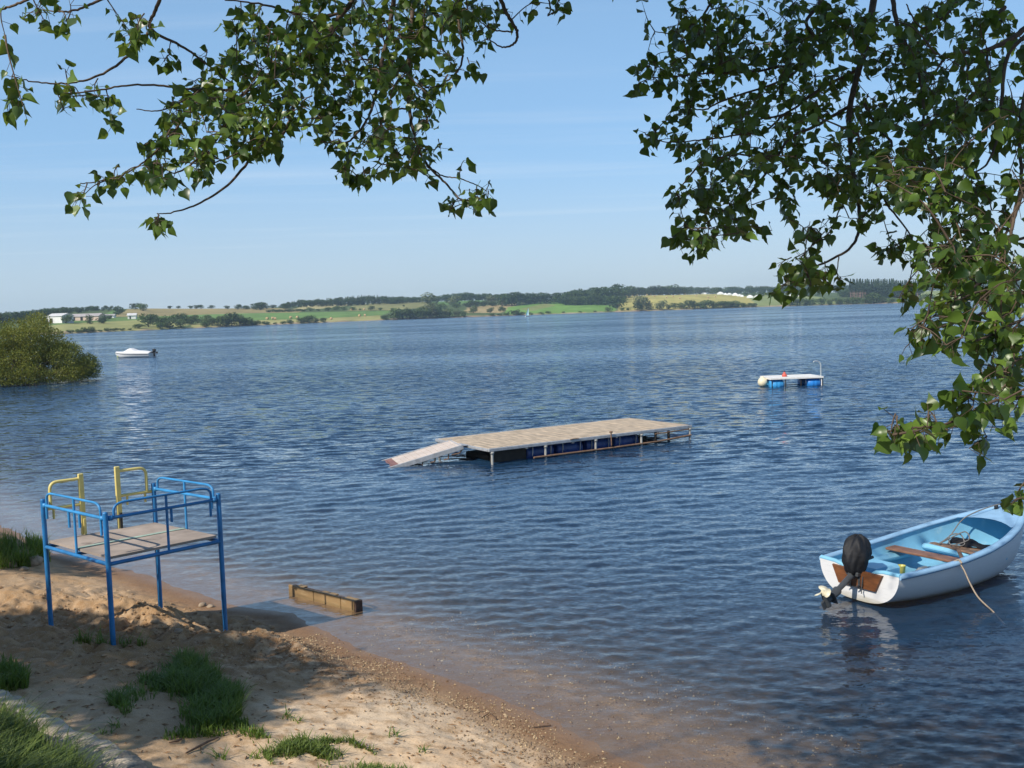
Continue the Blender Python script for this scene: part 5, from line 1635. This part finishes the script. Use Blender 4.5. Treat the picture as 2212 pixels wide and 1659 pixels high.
# ================================================================== the two poplars overhead
LEAF_H = [(0, .0), (-.03, .16), (.04, .34), (.20, .46), (.40, .42), (.62, .25), (.82, .09), (1.0, .0)]
_lv, _lf = [], []
for x, y in ((0, 0), (.25, 0), (.5, 0), (.78, 0), (1, 0)): _lv.append((x, 0))
for s in (1, -1):
    for x, y in LEAF_H[1:-1]: _lv.append((x, s * y))
def _f(s):
    o = 5 if s > 0 else 11
    f = [(0, o, o + 1), (0, o + 1, o + 2, 1), (1, o + 2, o + 3, 2), (2, o + 3, o + 4, 3), (3, o + 4, o + 5, 4)]
    f = [q if s < 0 else q[::-1] for q in f]
    return f
_lf = _f(1) + _f(-1)
_lv = np.array(_lv)
L3 = np.array([q for q in _lf if len(q) == 3]); L4 = np.array([q for q in _lf if len(q) == 4])


def leaves(P, D, Nn, size, seed):
    """leaf blades at P pointing along D with upper side Nn; returns V, tris, quads"""
    g = np.random.default_rng(seed); n = len(P)
    D = D / np.linalg.norm(D, axis=1)[:, None]
    Sd = np.cross(Nn, D); Sd /= np.linalg.norm(Sd, axis=1)[:, None] + 1e-9
    Nn = np.cross(D, Sd)
    fold = (-.05 + .75 * g.random(n) ** 1.3)[:, None]; curl = (-.2 + .8 * g.random(n))[:, None]
    x, y = _lv[:, 0][None], _lv[:, 1][None] * (.72 + .4 * g.random(n))[:, None]
    wav = .09 * np.sin(9 * x + 6 * g.random(n)[:, None]) * np.abs(y) * 2
    z = fold * np.abs(y) - curl * x * x + wav
    V = P[:, None] + size[:, None, None] * (x[..., None] * D[:, None] + y[..., None] * Sd[:, None] + z[..., None] * Nn[:, None])
    o = np.arange(n)[:, None, None] * 17
    return V.reshape(-1, 3), (o + L3[None]).reshape(-1, 3), (o + L4[None]).reshape(-1, 4)


m_leaf = leafmat('poplar_leaf', (.011, .036, .006), (.14, .225, .036), (.34, .48, .06), .20, .36, .45)
m_bark = mat('poplar_bark', (.13, .105, .075), .85, .3, 20, .5, 60, .004)
m_twig = mat('poplar_twig', (.10, .068, .045), .8, .3, 30)


class Nodes:
    def __init__(self): self.p = np.zeros((0, 3))
    def add(self, q): self.p = np.concatenate([self.p, np.asarray(q).reshape(-1, 3)])
    def near(self, q):
        d = ((self.p - q) ** 2).sum(1); return self.p[int(np.argmin(d))]


def sight(px, py, d): return at_depth(px, py, d)


def spline(P, n=6):
    P = np.asarray(P, float); out_ = []
    for i in range(len(P) - 1):
        p0, p1, p2, p3 = P[max(0, i - 1)], P[i], P[i + 1], P[min(len(P) - 1, i + 2)]
        for k in range(n):
            t = k / n; out_.append(.5 * ((2 * p1) + (p2 - p0) * t + (2 * p0 - 5 * p1 + 4 * p2 - p3) * t * t + (3 * p1 - p0 - 3 * p2 + p3) * t ** 3))
    out_.append(P[-1]); return np.array(out_)


def poplar(root, trunk_pts, trunk_r, limbs, branches, clusters, shade, seed, size=(.038, .060), dens=1.05):
    g = np.random.default_rng(seed)
    tr = MB().tube(spline(trunk_pts, 5), np.interp(np.linspace(0, 1, 5 * (len(trunk_pts) - 1) + 1), [0, .06, 1], [trunk_r * 1.25, trunk_r, trunk_r * .35]), 16)
    tr.build('trunk', m_bark, root)
    lm = MB(); nodes = Nodes()
    for pts, r0, r1 in limbs:
        S_ = spline(pts, 6); lm.tube(S_, np.linspace(r0, r1, len(S_)), 9); nodes.add(S_)
    lm.build('limbs', m_bark, root)
    bm_, tw = MB(), MB()
    bn = Nodes()
    for pts, r0, r1 in branches:
        W_ = np.array([sight(x, y, d) for x, y, d in pts])
        S_ = spline(W_, 8)
        S_ = S_ + .0012 * g.normal(size=S_.shape)
        bm_.tube(S_, np.linspace(r0, r1, len(S_)), 7); bn.add(S_)
    bm_.build('branches', m_twig, root)
    LP, LD, LN, LS = [], [], [], []
    twigs = []
    for (x, y, rx, ry, cnt, d) in clusters:
        cnt = int(cnt * dens); nt_ = max(1, int(round(cnt / 6)))
        for i in range(nt_):
            a = g.random() * 6.28; q = math.sqrt(g.random())
            dd = d + .38 * g.normal() * min(1, rx / 70)
            twigs.append((sight(x + rx * q * math.cos(a), y + ry * q * math.sin(a), max(2.3, dd)), max(1, min(7, int(round(cnt / nt_))))))
    T = np.array([t[0] for t in twigs])
    d0 = np.array([((bn.p - q) ** 2).sum(1).min() for q in T]); order = np.argsort(d0)
    for i in order:
        B, c = twigs[i]; A = bn.near(B)
        ln = np.linalg.norm(B - A)
        if ln < .05: A = A + np.array((.02, 0, .05)); ln = .06
        mid = (A + B) / 2 + np.array((0, 0, .10 * ln)) + .06 * ln * g.normal(size=3)
        S_ = spline([A, mid, B], 5)
        tw.tube(S_, np.linspace(.0045 if ln > .25 else .003, .0014, len(S_)), 5, False)
        bn.add(S_[2:])
        t_ = np.linspace(max(.25, 1 - .32 / max(ln, .05)), 1, c) if c > 1 else np.array([1.0])
        dirv = (B - A) / ln
        for tt in t_:
            k = tt * (len(S_) - 1); i0 = min(len(S_) - 2, int(k)); base = S_[i0] + (S_[i0 + 1] - S_[i0]) * (k - i0)
            D = dirv * .35 + g.normal(size=3) * .75 + np.array((0, 0, -.75)); D /= np.linalg.norm(D)
            pl = .018 + .035 * g.random()
            ps = D * .6 + g.normal(size=3) * .4; ps /= np.linalg.norm(ps)
            q = base + ps * pl
            tw.tube([base, q], .0011, 3, False)
            LP.append(q); LD.append(D)
            nn = np.array((0, 0, .4)) + g.normal(size=3) * .85
            LN.append(nn); LS.append(size[0] + (size[1] - size[0]) * g.random() ** 1.2 * 1.15 if g.random() > .2 else size[0] * (.45 + .4 * g.random()))
    n_in = len(LP)
    # leaves of the crown outside the picture, which shade the beach
    for B in shade:
        for k in range(5):
            q = B + g.normal(size=3) * .12
            LP.append(q); LD.append(g.normal(size=3) + np.array((0, 0, -.6))); LN.append(np.array((0, 0, .7)) + g.normal(size=3) * .6); LS.append(.085 + .05 * g.random())
        if len(nodes.p):
            A = nodes.near(B)
            if g.random() < .35: tw.tube(spline([A, (A + B) / 2 + np.array((0, 0, .2)), B], 3), np.linspace(.014, .003, 7), 4, False); nodes.add(B)
    tw.build('twigs', m_twig, root)
    V, T3, Q4 = leaves(np.array(LP), np.array(LD), np.array(LN), np.array(LS), seed + 1)
    tint = np.repeat(np.clip(.42 + .27 * g.normal(size=len(LP)), 0, 1), 17)
    mk('foliage', V, [T3, Q4], m_leaf, root, attrs={'tint': tint}, smooth=True)
    return np.array(LP[:n_in])


def outside(P, m=30):
    """points that do not fall inside the picture"""
    x, y, d = proj(P)
    return (d < .1) | (x < -m) | (x > 2212 + m) | (y < -m) | (y > 1659 + m)


def sunward(polys, tmin, tmax, seed):
    """places in the crown between the sun and these patches of ground (polygons + density)"""
    g = np.random.default_rng(seed); out_ = []
    for poly, n, zz in polys:
        G = np.array([(ground_at(x, y) if zz is None else on_z(x, y, zz)) for x, y in poly]); lo, hi = G.min(0)[:2], G.max(0)[:2]
        p = lo + (hi - lo) * g.random((n * 6, 2)); k = inpoly(p[:, 0], p[:, 1], [tuple(q[:2]) for q in G]); p = p[k][:n]
        z = np.maximum(gz(p[:, 0], p[:, 1]), 0)
        t = tmin + (tmax - tmin) * g.random(len(p))
        P = np.stack([p[:, 0], p[:, 1], z], 1) + SUNV[None] * t[:, None]
        out_.append(P[outside(P, 120)])
    return np.concatenate(out_)


# ---- left poplar
Z1 = lambda x, y: (x * .3472, y * .3472)
Z2 = lambda x, y: (624 + x * .3009, y * .3009)
Z3 = lambda x, y: (1344 + x * .3936, y * .3936)
Z4 = lambda x, y: (1776 + x * .3473, 537.6 + y * .3473)
def B(zf, pts, d0, d1, r0, r1):
    n = len(pts); return ([(*zf(x, y), d0 + (d1 - d0) * i / (n - 1)) for i, (x, y) in enumerate(pts)], r0, r1)
left_br = [
    B(Z1, [(2300, -120), (2150, 60), (2000, 260), (1760, 410), (1500, 600), (1350, 860), (1180, 1030), (1080, 1080)], 4.9, 4.4, .016, .003),
    B(Z1, [(2150, 60), (1900, 160), (1700, 210), (1560, 270)], 4.9, 4.6, .008, .003),
    B(Z1, [(1900, 380), (1700, 460), (1520, 490)], 4.7, 4.5, .006, .002),
    B(Z1, [(1020, -80), (970, 60), (940, 180), (1150, 300), (1300, 410), (1450, 520)], 4.2, 4.4, .009, .003),
    B(Z1, [(940, 180), (860, 280), (720, 410), (560, 490), (380, 520), (200, 510), (70, 470)], 4.2, 3.9, .007, .002),
    B(Z1, [(1450, 560), (1200, 555), (960, 530), (760, 535), (560, 570), (380, 580), (330, 550)], 4.4, 4.0, .006, .002),
    B(Z1, [(1230, 570), (1150, 720), (1050, 860), (930, 980), (780, 1080), (600, 1130), (500, 1140)], 4.3, 4.1, .006, .002),
    B(Z1, [(1240, 560), (1100, 650), (980, 690), (850, 680)], 4.4, 4.3, .005, .002),
    B(Z1, [(1840, 620), (1770, 820), (1600, 940), (1440, 1130), (1250, 1260), (1080, 1320), (980, 1330)], 4.6, 4.2, .009, .002),
    B(Z1, [(1770, 820), (1560, 910), (1400, 990), (1260, 1020), (1100, 1000)], 4.5, 4.3, .005, .002),
    B(Z1, [(0, 60), (100, 30), (200, -20)], 3.6, 3.5, .004, .005),
    B(Z1, [(340, 70), (440, 70), (560, 30), (680, -30)], 3.8, 3.9, .003, .006),
    B(Z1, [(1400, 0), (1560, 15), (1690, 40), (1860, 90)], 4.4, 4.6, .003, .006),
    B(Z2, [(1200, -80), (1210, 100), (1235, 250), (1250, 350), (1230, 480), (1150, 570), (1060, 620), (960, 620)], 4.6, 4.4, .008, .002),
    B(Z2, [(1230, 290), (1120, 300), (1020, 290)], 4.6, 4.5, .004, .002),
    B(Z2, [(1500, -60), (1560, 90), (1620, 190), (1640, 270), (1590, 330), (1510, 330), (1410, 260)], 4.4, 4.3, .010, .002),
    B(Z2, [(1610, 230), (1480, 215), (1380, 160), (1290, 100)], 4.4, 4.3, .004, .002),
    B(Z2, [(1850, -60), (1880, 60), (1860, 110), (1950, 60)], 4.2, 4.2, .004, .002),
    B(Z2, [(760, -60), (720, 220), (670, 420), (650, 560), (610, 720), (560, 860), (440, 1010), (330, 1030), (230, 1010)], 4.7, 4.4, .012, .002),
    B(Z2, [(680, 430), (560, 425), (450, 430)], 4.7, 4.6, .005, .002),
    B(Z2, [(900, -60), (870, 300), (855, 620), (870, 820), (920, 1040), (1000, 1190), (1120, 1310), (1220, 1420), (1300, 1440)], 4.9, 4.7, .012, .003),
    B(Z2, [(1000, 1190), (1100, 1260), (1220, 1280), (1350, 1330), (1420, 1370)], 4.8, 4.7, .004, .002),
    B(Z2, [(860, 780), (700, 790), (600, 830)], 4.8, 4.6, .005, .002),
    B(Z2, [(660, 860), (670, 1030), (640, 1170), (540, 1230)], 4.6, 4.5, .004, .0015),
]
left_cl = [
    (790, 70, 265, 105, 560, 4.7), (570, 205, 165, 85, 300, 4.5), (830, 225, 115, 95, 250, 4.7), (440, 240, 120, 55, 105, 4.3), (385, 330, 80, 50, 75, 4.3),
    (540, 275, 80, 50, 85, 4.5), (780, 330, 60, 70, 60, 4.5), (715, 300, 30, 30, 26, 4.4), (895, 370, 50, 35, 30, 4.7), (870, 320, 40, 40, 36, 4.8), (1030, 440, 45, 30, 36, 4.7), (985, 450, 20, 20, 12, 4.7),
    (1000, 355, 20, 10, 4, 4.7), (175, 405, 22, 26, 14, 4.0), (340, 470, 24, 24, 18, 4.1), (250, 395, 45, 16, 14, 4.1), (340, 370, 50, 22, 30, 4.2), (365, 395, 25, 22, 14, 4.2),
    (50, 225, 42, 26, 16, 3.9), (15, 160, 18, 28, 6, 3.6), (85, 35, 18, 34, 10, 3.5), (20, 80, 16, 20, 4, 3.6), (155, 55, 20, 22, 4, 3.8), (165, 10, 20, 12, 6, 3.8), (290, 45, 38, 48, 34, 4.1),
    (205, 218, 70, 20, 20, 4.0), (255, 260, 22, 20, 12, 4.1), (145, 155, 16, 26, 4, 4.0), (130, 225, 30, 16, 10, 4.0), (375, 130, 26, 18, 14, 4.3), (485, 40, 38, 26, 20, 4.4), (480, 130, 45, 35, 40, 4.5),
    (600, 95, 60, 40, 60, 4.5), (985, 165, 36, 26, 16, 4.5), (1020, 150, 18, 12, 5, 4.5), (935, 275, 16, 20, 8, 4.7), (935, 320, 22, 26, 14, 4.8), (1030, 80, 30, 28, 10, 4.4), (1050, 20, 60, 26, 40, 4.5), (1190, 25, 34, 24, 16, 4.2),
    (915, 215, 30, 20, 14, 4.7), (800, 400, 40, 20, 12, 4.6), (780, 380, 14, 18, 6, 4.5), (600, 325, 16, 16, 7, 4.5), (30, 40, 30, 25, 4, 3.6), (520, 335, 30, 20, 14, 4.4), (440, 350, 50, 30, 40, 4.4), (690, 100, 90, 60, 90, 4.6), (930, 60, 120, 70, 120, 4.7),
]
lp = empty('poplar_tree', (-10.6, -1.6, 2.3), 0, 'poplar whose sunlit leafy boughs hang into the upper left of the sky', 'tree')
lp_off = Vector(lp.location)
shade_l = sunward([
    ([(-40, 1330), (120, 1320), (330, 1355), (520, 1375), (640, 1410), (700, 1440), (640, 1470), (560, 1500), (540, 1560), (400, 1590), (260, 1590), (90, 1530), (-40, 1490)], 1150, None),
    ([(-40, 1330), (150, 1330), (330, 1350), (520, 1380), (600, 1420), (420, 1440), (200, 1410), (-40, 1400)], 500, None),
    ([(300, 1500), (560, 1430), (660, 1460), (560, 1540), (420, 1590), (250, 1585)], 420, None),
    ([(-10, 1180), (100, 1200), (240, 1230), (200, 1245), (20, 1235)], 160, None),
], 7.0, 10.5, 11)
trunkL = [(-10.6, -1.6, 2.1), (-10.55, -1.5, 4), (-10.4, -1.3, 7), (-10.3, -1.2, 10.5)]
def S3(zf, x, y, d): return tuple(sight(*zf(x, y), d))
limbsL = [
    ([trunkL[3], (-7.5, .4, 11.2), (-4.5, 3.2, 9.6), (-2.0, 4.5, 8.0), S3(Z1, 2300, -160, 4.95)], .018, .015),
    ([(-4.5, 3.2, 9.6), (-2.9, 3.6, 8.0), S3(Z1, 1020, -100, 4.2)], .035, .012),
    ([(-4.5, 3.2, 9.6), (-2.2, 4.6, 8.4), (-.6, 5.0, 7.2), S3(Z2, 900, -90, 4.9)], .06, .018),
    ([(-2.2, 4.6, 8.4), (-.4, 4.9, 7.5), S3(Z2, 1500, -100, 4.4)], .035, .012),
    ([trunkL[2], (-10.6, 1.4, 7.9), (-10.9, 4.0, 7.5), (-11.2, 5.8, 7.1)], .06, .015),
    ([trunkL[2], (-11.2, 1.0, 7.6), (-12.2, 3.2, 7.2)], .05, .015),
    ([trunkL[3], (-11.2, .2, 10.6), (-12.0, 1.6, 10.2)], .05, .02),
]
right_br = [
    B(Z3, [(620, -140), (500, 0), (440, 90), (380, 140), (300, 185), (180, 175)], 5.2, 5.0, .008, .002),
    B(Z3, [(380, 140), (470, 240), (600, 360), (700, 400)], 5.1, 5.2, .006, .003),
    B(Z3, [(900, 360), (700, 395), (500, 400), (350, 415), (200, 425), (130, 420)], 5.2, 4.9, .007, .002),
    B(Z3, [(1120, -120), (1080, 20), (1010, 130), (1090, 260), (980, 360), (880, 440), (560, 550), (460, 600), (400, 600)], 5.3, 5.0, .011, .003),
    B(Z3, [(1400, -120), (1340, 240), (1300, 380), (1250, 600), (1250, 760), (1270, 950), (1300, 1140), (1300, 1260), (1240, 1370), (1060, 1470), (920, 1560)], 5.4, 4.6, .020, .003),
    B(Z3, [(1300, 380), (1100, 480), (900, 620), (700, 660), (520, 690)], 5.3, 5.0, .009, .003),
    B(Z3, [(1250, 580), (1080, 680), (920, 760), (840, 880), (700, 1060), (560, 1150), (400, 1270), (330, 1300)], 5.2, 4.8, .010, .002),
    B(Z3, [(840, 880), (640, 850), (480, 880)], 5.1, 5.0, .005, .002),
    B(Z3, [(880, 630), (780, 720), (600, 745), (420, 770), (250, 780), (130, 740)], 5.1, 4.9, .006, .002),
    B(Z3, [(1480, -80), (1500, 100), (1560, 250), (1640, 460), (1650, 720), (1600, 850)], 5.0, 4.6, .013, .004),
    B(Z3, [(1330, 570), (1400, 700), (1480, 800), (1380, 950), (1440, 1100), (1500, 1180), (1590, 1310), (1600, 1430), (1580, 1530)], 5.0, 4.3, .008, .002),
    B(Z3, [(1250, 1080), (1200, 1140), (1140, 1270), (1060, 1330), (990, 1400)], 4.8, 4.6, .004, .002),
    B(Z3, [(1190, 1410), (1180, 1500), (1200, 1540)], 4.6, 4.6, .003, .0015),
    B(Z3, [(2260, 120), (2120, 220), (1980, 280), (1800, 300), (1700, 420)], 4.6, 4.4, .015, .004),
    B(Z3, [(2100, 40), (1980, 170), (1900, 280), (1780, 330)], 4.9, 4.8, .012, .003),
    B(Z3, [(1880, -60), (1780, 80), (1640, 150), (1560, 20)], 4.8, 4.8, .008, .003),
    B(Z3, [(2260, 160), (2120, 300), (2080, 560), (2060, 760), (2000, 900), (1900, 960)], 4.3, 4.0, .010, .003),
    B(Z3, [(2240, 400), (2180, 700), (2190, 1000), (2120, 1250), (2060, 1340), (2020, 1300)], 4.1, 3.8, .009, .003),
    B(Z3, [(2260, 800), (2200, 1040), (2150, 1200), (2100, 1400), (1950, 1560), (1820, 1640)], 3.9, 3.4, .009, .003),
    B(Z3, [(2000, 310), (2020, 440), (2030, 560)], 4.3, 4.2, .006, .003),
    B(Z3, [(2220, 1300), (2000, 1360), (1850, 1380), (1740, 1340)], 3.8, 3.6, .006, .002),
    B(Z4, [(1290, 160), (1100, 240), (960, 270), (830, 320), (700, 330)], 3.6, 3.3, .006, .002),
    B(Z4, [(1290, 420), (1060, 530), (960, 570), (900, 560)], 3.5, 3.2, .006, .002),
    B(Z4, [(1000, 400), (850, 450), (760, 480), (690, 500), (600, 480)], 3.4, 3.1, .005, .002),
    B(Z4, [(1330, 640), (1200, 700), (1100, 760)], 3.4, 3.3, .006, .003),
    B(Z4, [(1340, 900), (1200, 930), (1050, 950), (900, 1030), (760, 1090), (600, 1110), (450, 1130), (350, 1150)], 3.1, 2.9, .006, .002),
    B(Z4, [(830, 1060), (815, 960), (830, 890)], 3.0, 3.0, .002, .0015),
    B(Z4, [(1330, 1500), (1250, 1530), (1210, 1560)], 3.0, 2.9, .004, .002),
]
right_cl = [
    (1690, 60, 230, 70, 420, 5.2), (1480, 40, 55, 45, 36, 5.1), (1395, 12, 10, 12, 4, 5.0), (1405, 130, 30, 36, 22, 5.0), (1385, 178, 16, 18, 10, 4.9), (1432, 188, 16, 16, 8, 4.9), (1520, 130, 80, 65, 80, 5.2), (1650, 175, 120, 80, 190, 5.2), (1500, 190, 40, 40, 40, 5.1),
    (1850, 150, 150, 120, 300, 5.1), (2080, 120, 140, 140, 360, 4.7), (1465, 245, 32, 36, 26, 5.0), (1425, 272, 16, 14, 6, 5.0), (1400, 305, 26, 24, 18, 4.9), (1480, 320, 30, 28, 22, 5.0),
    (1600, 300, 110, 75, 160, 5.1), (1800, 320, 120, 95, 190, 5.0), (1550, 420, 90, 55, 130, 4.9), (1490, 430, 36, 30, 34, 4.8), (1500, 510, 46, 34, 56, 4.8), (1525, 540, 20, 20, 10, 4.8), (1590, 480, 50, 30, 44, 4.8),
    (1680, 380, 60, 60, 60, 5.0), (1970, 290, 130, 110, 250, 4.6), (2120, 330, 105, 150, 300, 4.3), (1830, 405, 60, 45, 70, 4.9), (1690, 455, 36, 24, 20, 4.8), (1640, 505, 40, 16, 10, 4.8), (1755, 500, 34, 30, 26, 4.7), (1730, 565, 32, 28, 36, 4.6), (1695, 572, 16, 14, 8, 4.6),
    (1690, 620, 30, 24, 14, 4.6), (1660, 640, 12, 20, 5, 4.6), (1785, 615, 40, 26, 20, 4.6), (1815, 605, 12, 16, 5, 4.6), (1800, 480, 40, 20, 8, 4.7), (1935, 530, 40, 26, 30, 4.4), (1955, 628, 32, 22, 16, 4.3), (1890, 470, 30, 30, 20, 4.7), (2000, 400, 80, 60, 90, 4.4), (1930, 360, 60, 50, 40, 3.4),
    (2050, 480, 90, 70, 110, 4.0), (2130, 560, 90, 80, 170, 3.8), (2180, 660, 40, 80, 80, 3.7), (2050, 560, 70, 40, 60, 3.7), (2090, 660, 80, 50, 60, 3.5), (2020, 540, 30, 30, 16, 3.6),
    (2035, 650, 40, 24, 14, 3.3), (1975, 735, 24, 30, 14, 3.1), (2040, 720, 50, 30, 22, 3.3), (2100, 760, 42, 34, 14, 3.2), (2170, 740, 45, 60, 50, 3.5), (2180, 810, 35, 30, 20, 3.4),
    (2350, 150, 110, 190, 190, 4.5), (2345, 500, 100, 180, 170, 4.0), (2540, 320, 140, 240, 200, 4.2), (2330, 800, 80, 100, 70, 3.4), (2580, 700, 140, 140, 90, 3.6),
    (2110, 885, 50, 30, 18, 3.0), (2000, 925, 60, 26, 26, 2.95), (1912, 945, 22, 24, 10, 2.9), (2180, 880, 36, 40, 22, 3.1), (2130, 950, 20, 14, 5, 3.0), (2050, 845, 20, 16, 5, 3.0), (2015, 880, 14, 14, 3, 3.0), (1960, 960, 30, 16, 8, 2.9), (2205, 1082, 12, 26, 7, 2.9), (2080, 960, 20, 16, 5, 3.0),
]
rp_ = empty('poplar_tree', (3.9, 2.4, .4), 0, 'poplar with dark shaded boughs filling the upper right of the picture', 'tree')
# unseen leaf clumps added sunward of the right boughs to darken them
g = np.random.default_rng(21)
src = np.array([sight(x + rx * (g.random() - .5) * 1.6, y + ry * (g.random() - .5) * 1.6, d) for (x, y, rx, ry, c, d) in right_cl if y < 470 and d > 4.2 for _ in range(int(c / .8))])
sh = src + SUNV[None] * (1.6 + 3.6 * g.random(len(src)))[:, None] + g.normal(size=src.shape) * .1
sh = sh[outside(sh, 160)]
shade_w = sunward([
    ([(1700, 1440), (2212, 1330), (2300, 1659), (1620, 1659)], 170, 0.0),
    ([(2010, 1260), (2230, 1180), (2260, 1400), (1960, 1420)], 40, 0.0),
    ([(1900, 1180), (2200, 1110), (2200, 1180), (1960, 1240)], 22, 0.3),
], 9.0, 13.0, 31)
trunkR = [(3.9, 2.4, .1), (3.95, 2.5, 3), (3.8, 2.6, 6.5), (3.5, 2.6, 11)]
limbsR = [
    ([trunkR[2], (3.2, 3.6, 7.6), S3(Z3, 1400, -160, 5.4)], .08, .022),
    ([trunkR[2], (3.4, 3.8, 6.6), S3(Z3, 2290, 120, 4.6)], .06, .016),
    ([trunkR[1], (3.6, 3.2, 4.8), S3(Z3, 2290, 800, 3.9)], .05, .012),
    ([trunkR[1], (3.2, 2.8, 3.9), S3(Z4, 1360, 900, 3.1)], .04, .008),
    ([(3.2, 3.6, 7.6), (2.2, 4.4, 7.8), S3(Z3, 620, -170, 5.2)], .04, .012),
    ([trunkR[3], (1.5, 2.0, 10.2), (-.8, 1.6, 9.6)], .08, .02),
    ([trunkR[3], (2.0, .4, 10.8), (.2, -1.2, 10.0)], .07, .02),
    ([trunkR[2], (1.8, 1.6, 8.2), (-.2, 1.8, 8.2)], .06, .02),
    ([trunkR[3], (.8, 3.2, 10.5), (-1.6, 3.4, 10.2)], .06, .02),
]


def rel_tree(root, *a, **k):
    ch = poplar(root, *a, **k)
    for o in root.children: o.location = -Vector(root.location)
    return ch


# unseen clumps added over the camera to cut skylight, gapped where patches stay sunlit
LIT = [[(520, 1600), (560, 1500), (700, 1470), (860, 1480), (1340, 1659), (1340, 1760), (500, 1760)], [(-40, 1225), (110, 1225), (300, 1270), (330, 1330), (200, 1350), (-40, 1320)],
       [(90, 1000), (500, 1000), (500, 1200), (90, 1200)], [(-60, 1520), (30, 1520), (170, 1590), (330, 1640), (330, 1760), (-60, 1760)], [(600, 1230), (820, 1230), (820, 1360), (620, 1380)], [(620, 1280), (1560, 1280), (1560, 1659), (1340, 1659), (700, 1420)]]
g = np.random.default_rng(77)
bough = np.array([sight(x + 1.8 * rx * (g.random() - .5), y + 1.8 * ry * (g.random() - .5), d) for (x, y, rx, ry, c, d) in left_cl for _ in range(6 + c // 12)])
lowr = np.array([sight(x, y, d) for (x, y, rx, ry, c, d) in right_cl if y > 480 and x > 1990 for _ in range(2)])
def crown(n, lo, hi, gap):
    P = np.array(lo) + (np.array(hi) - np.array(lo)) * g.random((n, 3))
    P = P[outside(P, 60)]
    P = P[fbm(P[:, 0] * .8, P[:, 1] * .8 + P[:, 2] * .7, 9, 3) > -.15]
    keep = np.ones(len(P), bool)
    # where does the shadow of each clump fall?
    for z0 in (.3, 1.4):
        t = (P[:, 2] - z0) / SUNV[2]; G = P - SUNV[None] * t[:, None]
        x, y, d = proj(G)
        for poly in LIT: keep &= ~((d > .5) & inpoly(x, y, poly))
    # open water stays sunny except under the right bough
    x, y, d = proj(P - SUNV[None] * (P[:, 2] / SUNV[2])[:, None])
    keep &= ~((d > .5) & (x > 600) & (x < 2212) & (y > 700) & (y < 1400) & (g.random(len(P)) < .9))
    for Bp, f in ((bough, .97), (lowr, .85)):
        rel = P[:, None] - Bp[None]; tt = rel @ SUNV; dist = np.linalg.norm(rel - tt[..., None] * SUNV, axis=2)
        keep &= ~(((dist < .36) & (tt > 0)).any(1) & (g.random(len(P)) < f))
    return P[keep]
crown_shade_l = crown(2800, (-14, -4, 6.2), (-3, 5, 11.5), 0)
crown_shade_r = crown(2600, (-3.0, -5, 6.4), (7, 4.5, 11.5), 0)
rel_tree(lp, trunkL, .24, limbsL, left_br, left_cl, np.concatenate([shade_l, crown_shade_l]), 51, dens=1.2)
rel_tree(rp_, trunkR, .27, limbsR, right_br, right_cl, np.concatenate([sh, shade_w, crown_shade_r]), 52, dens=1.45)
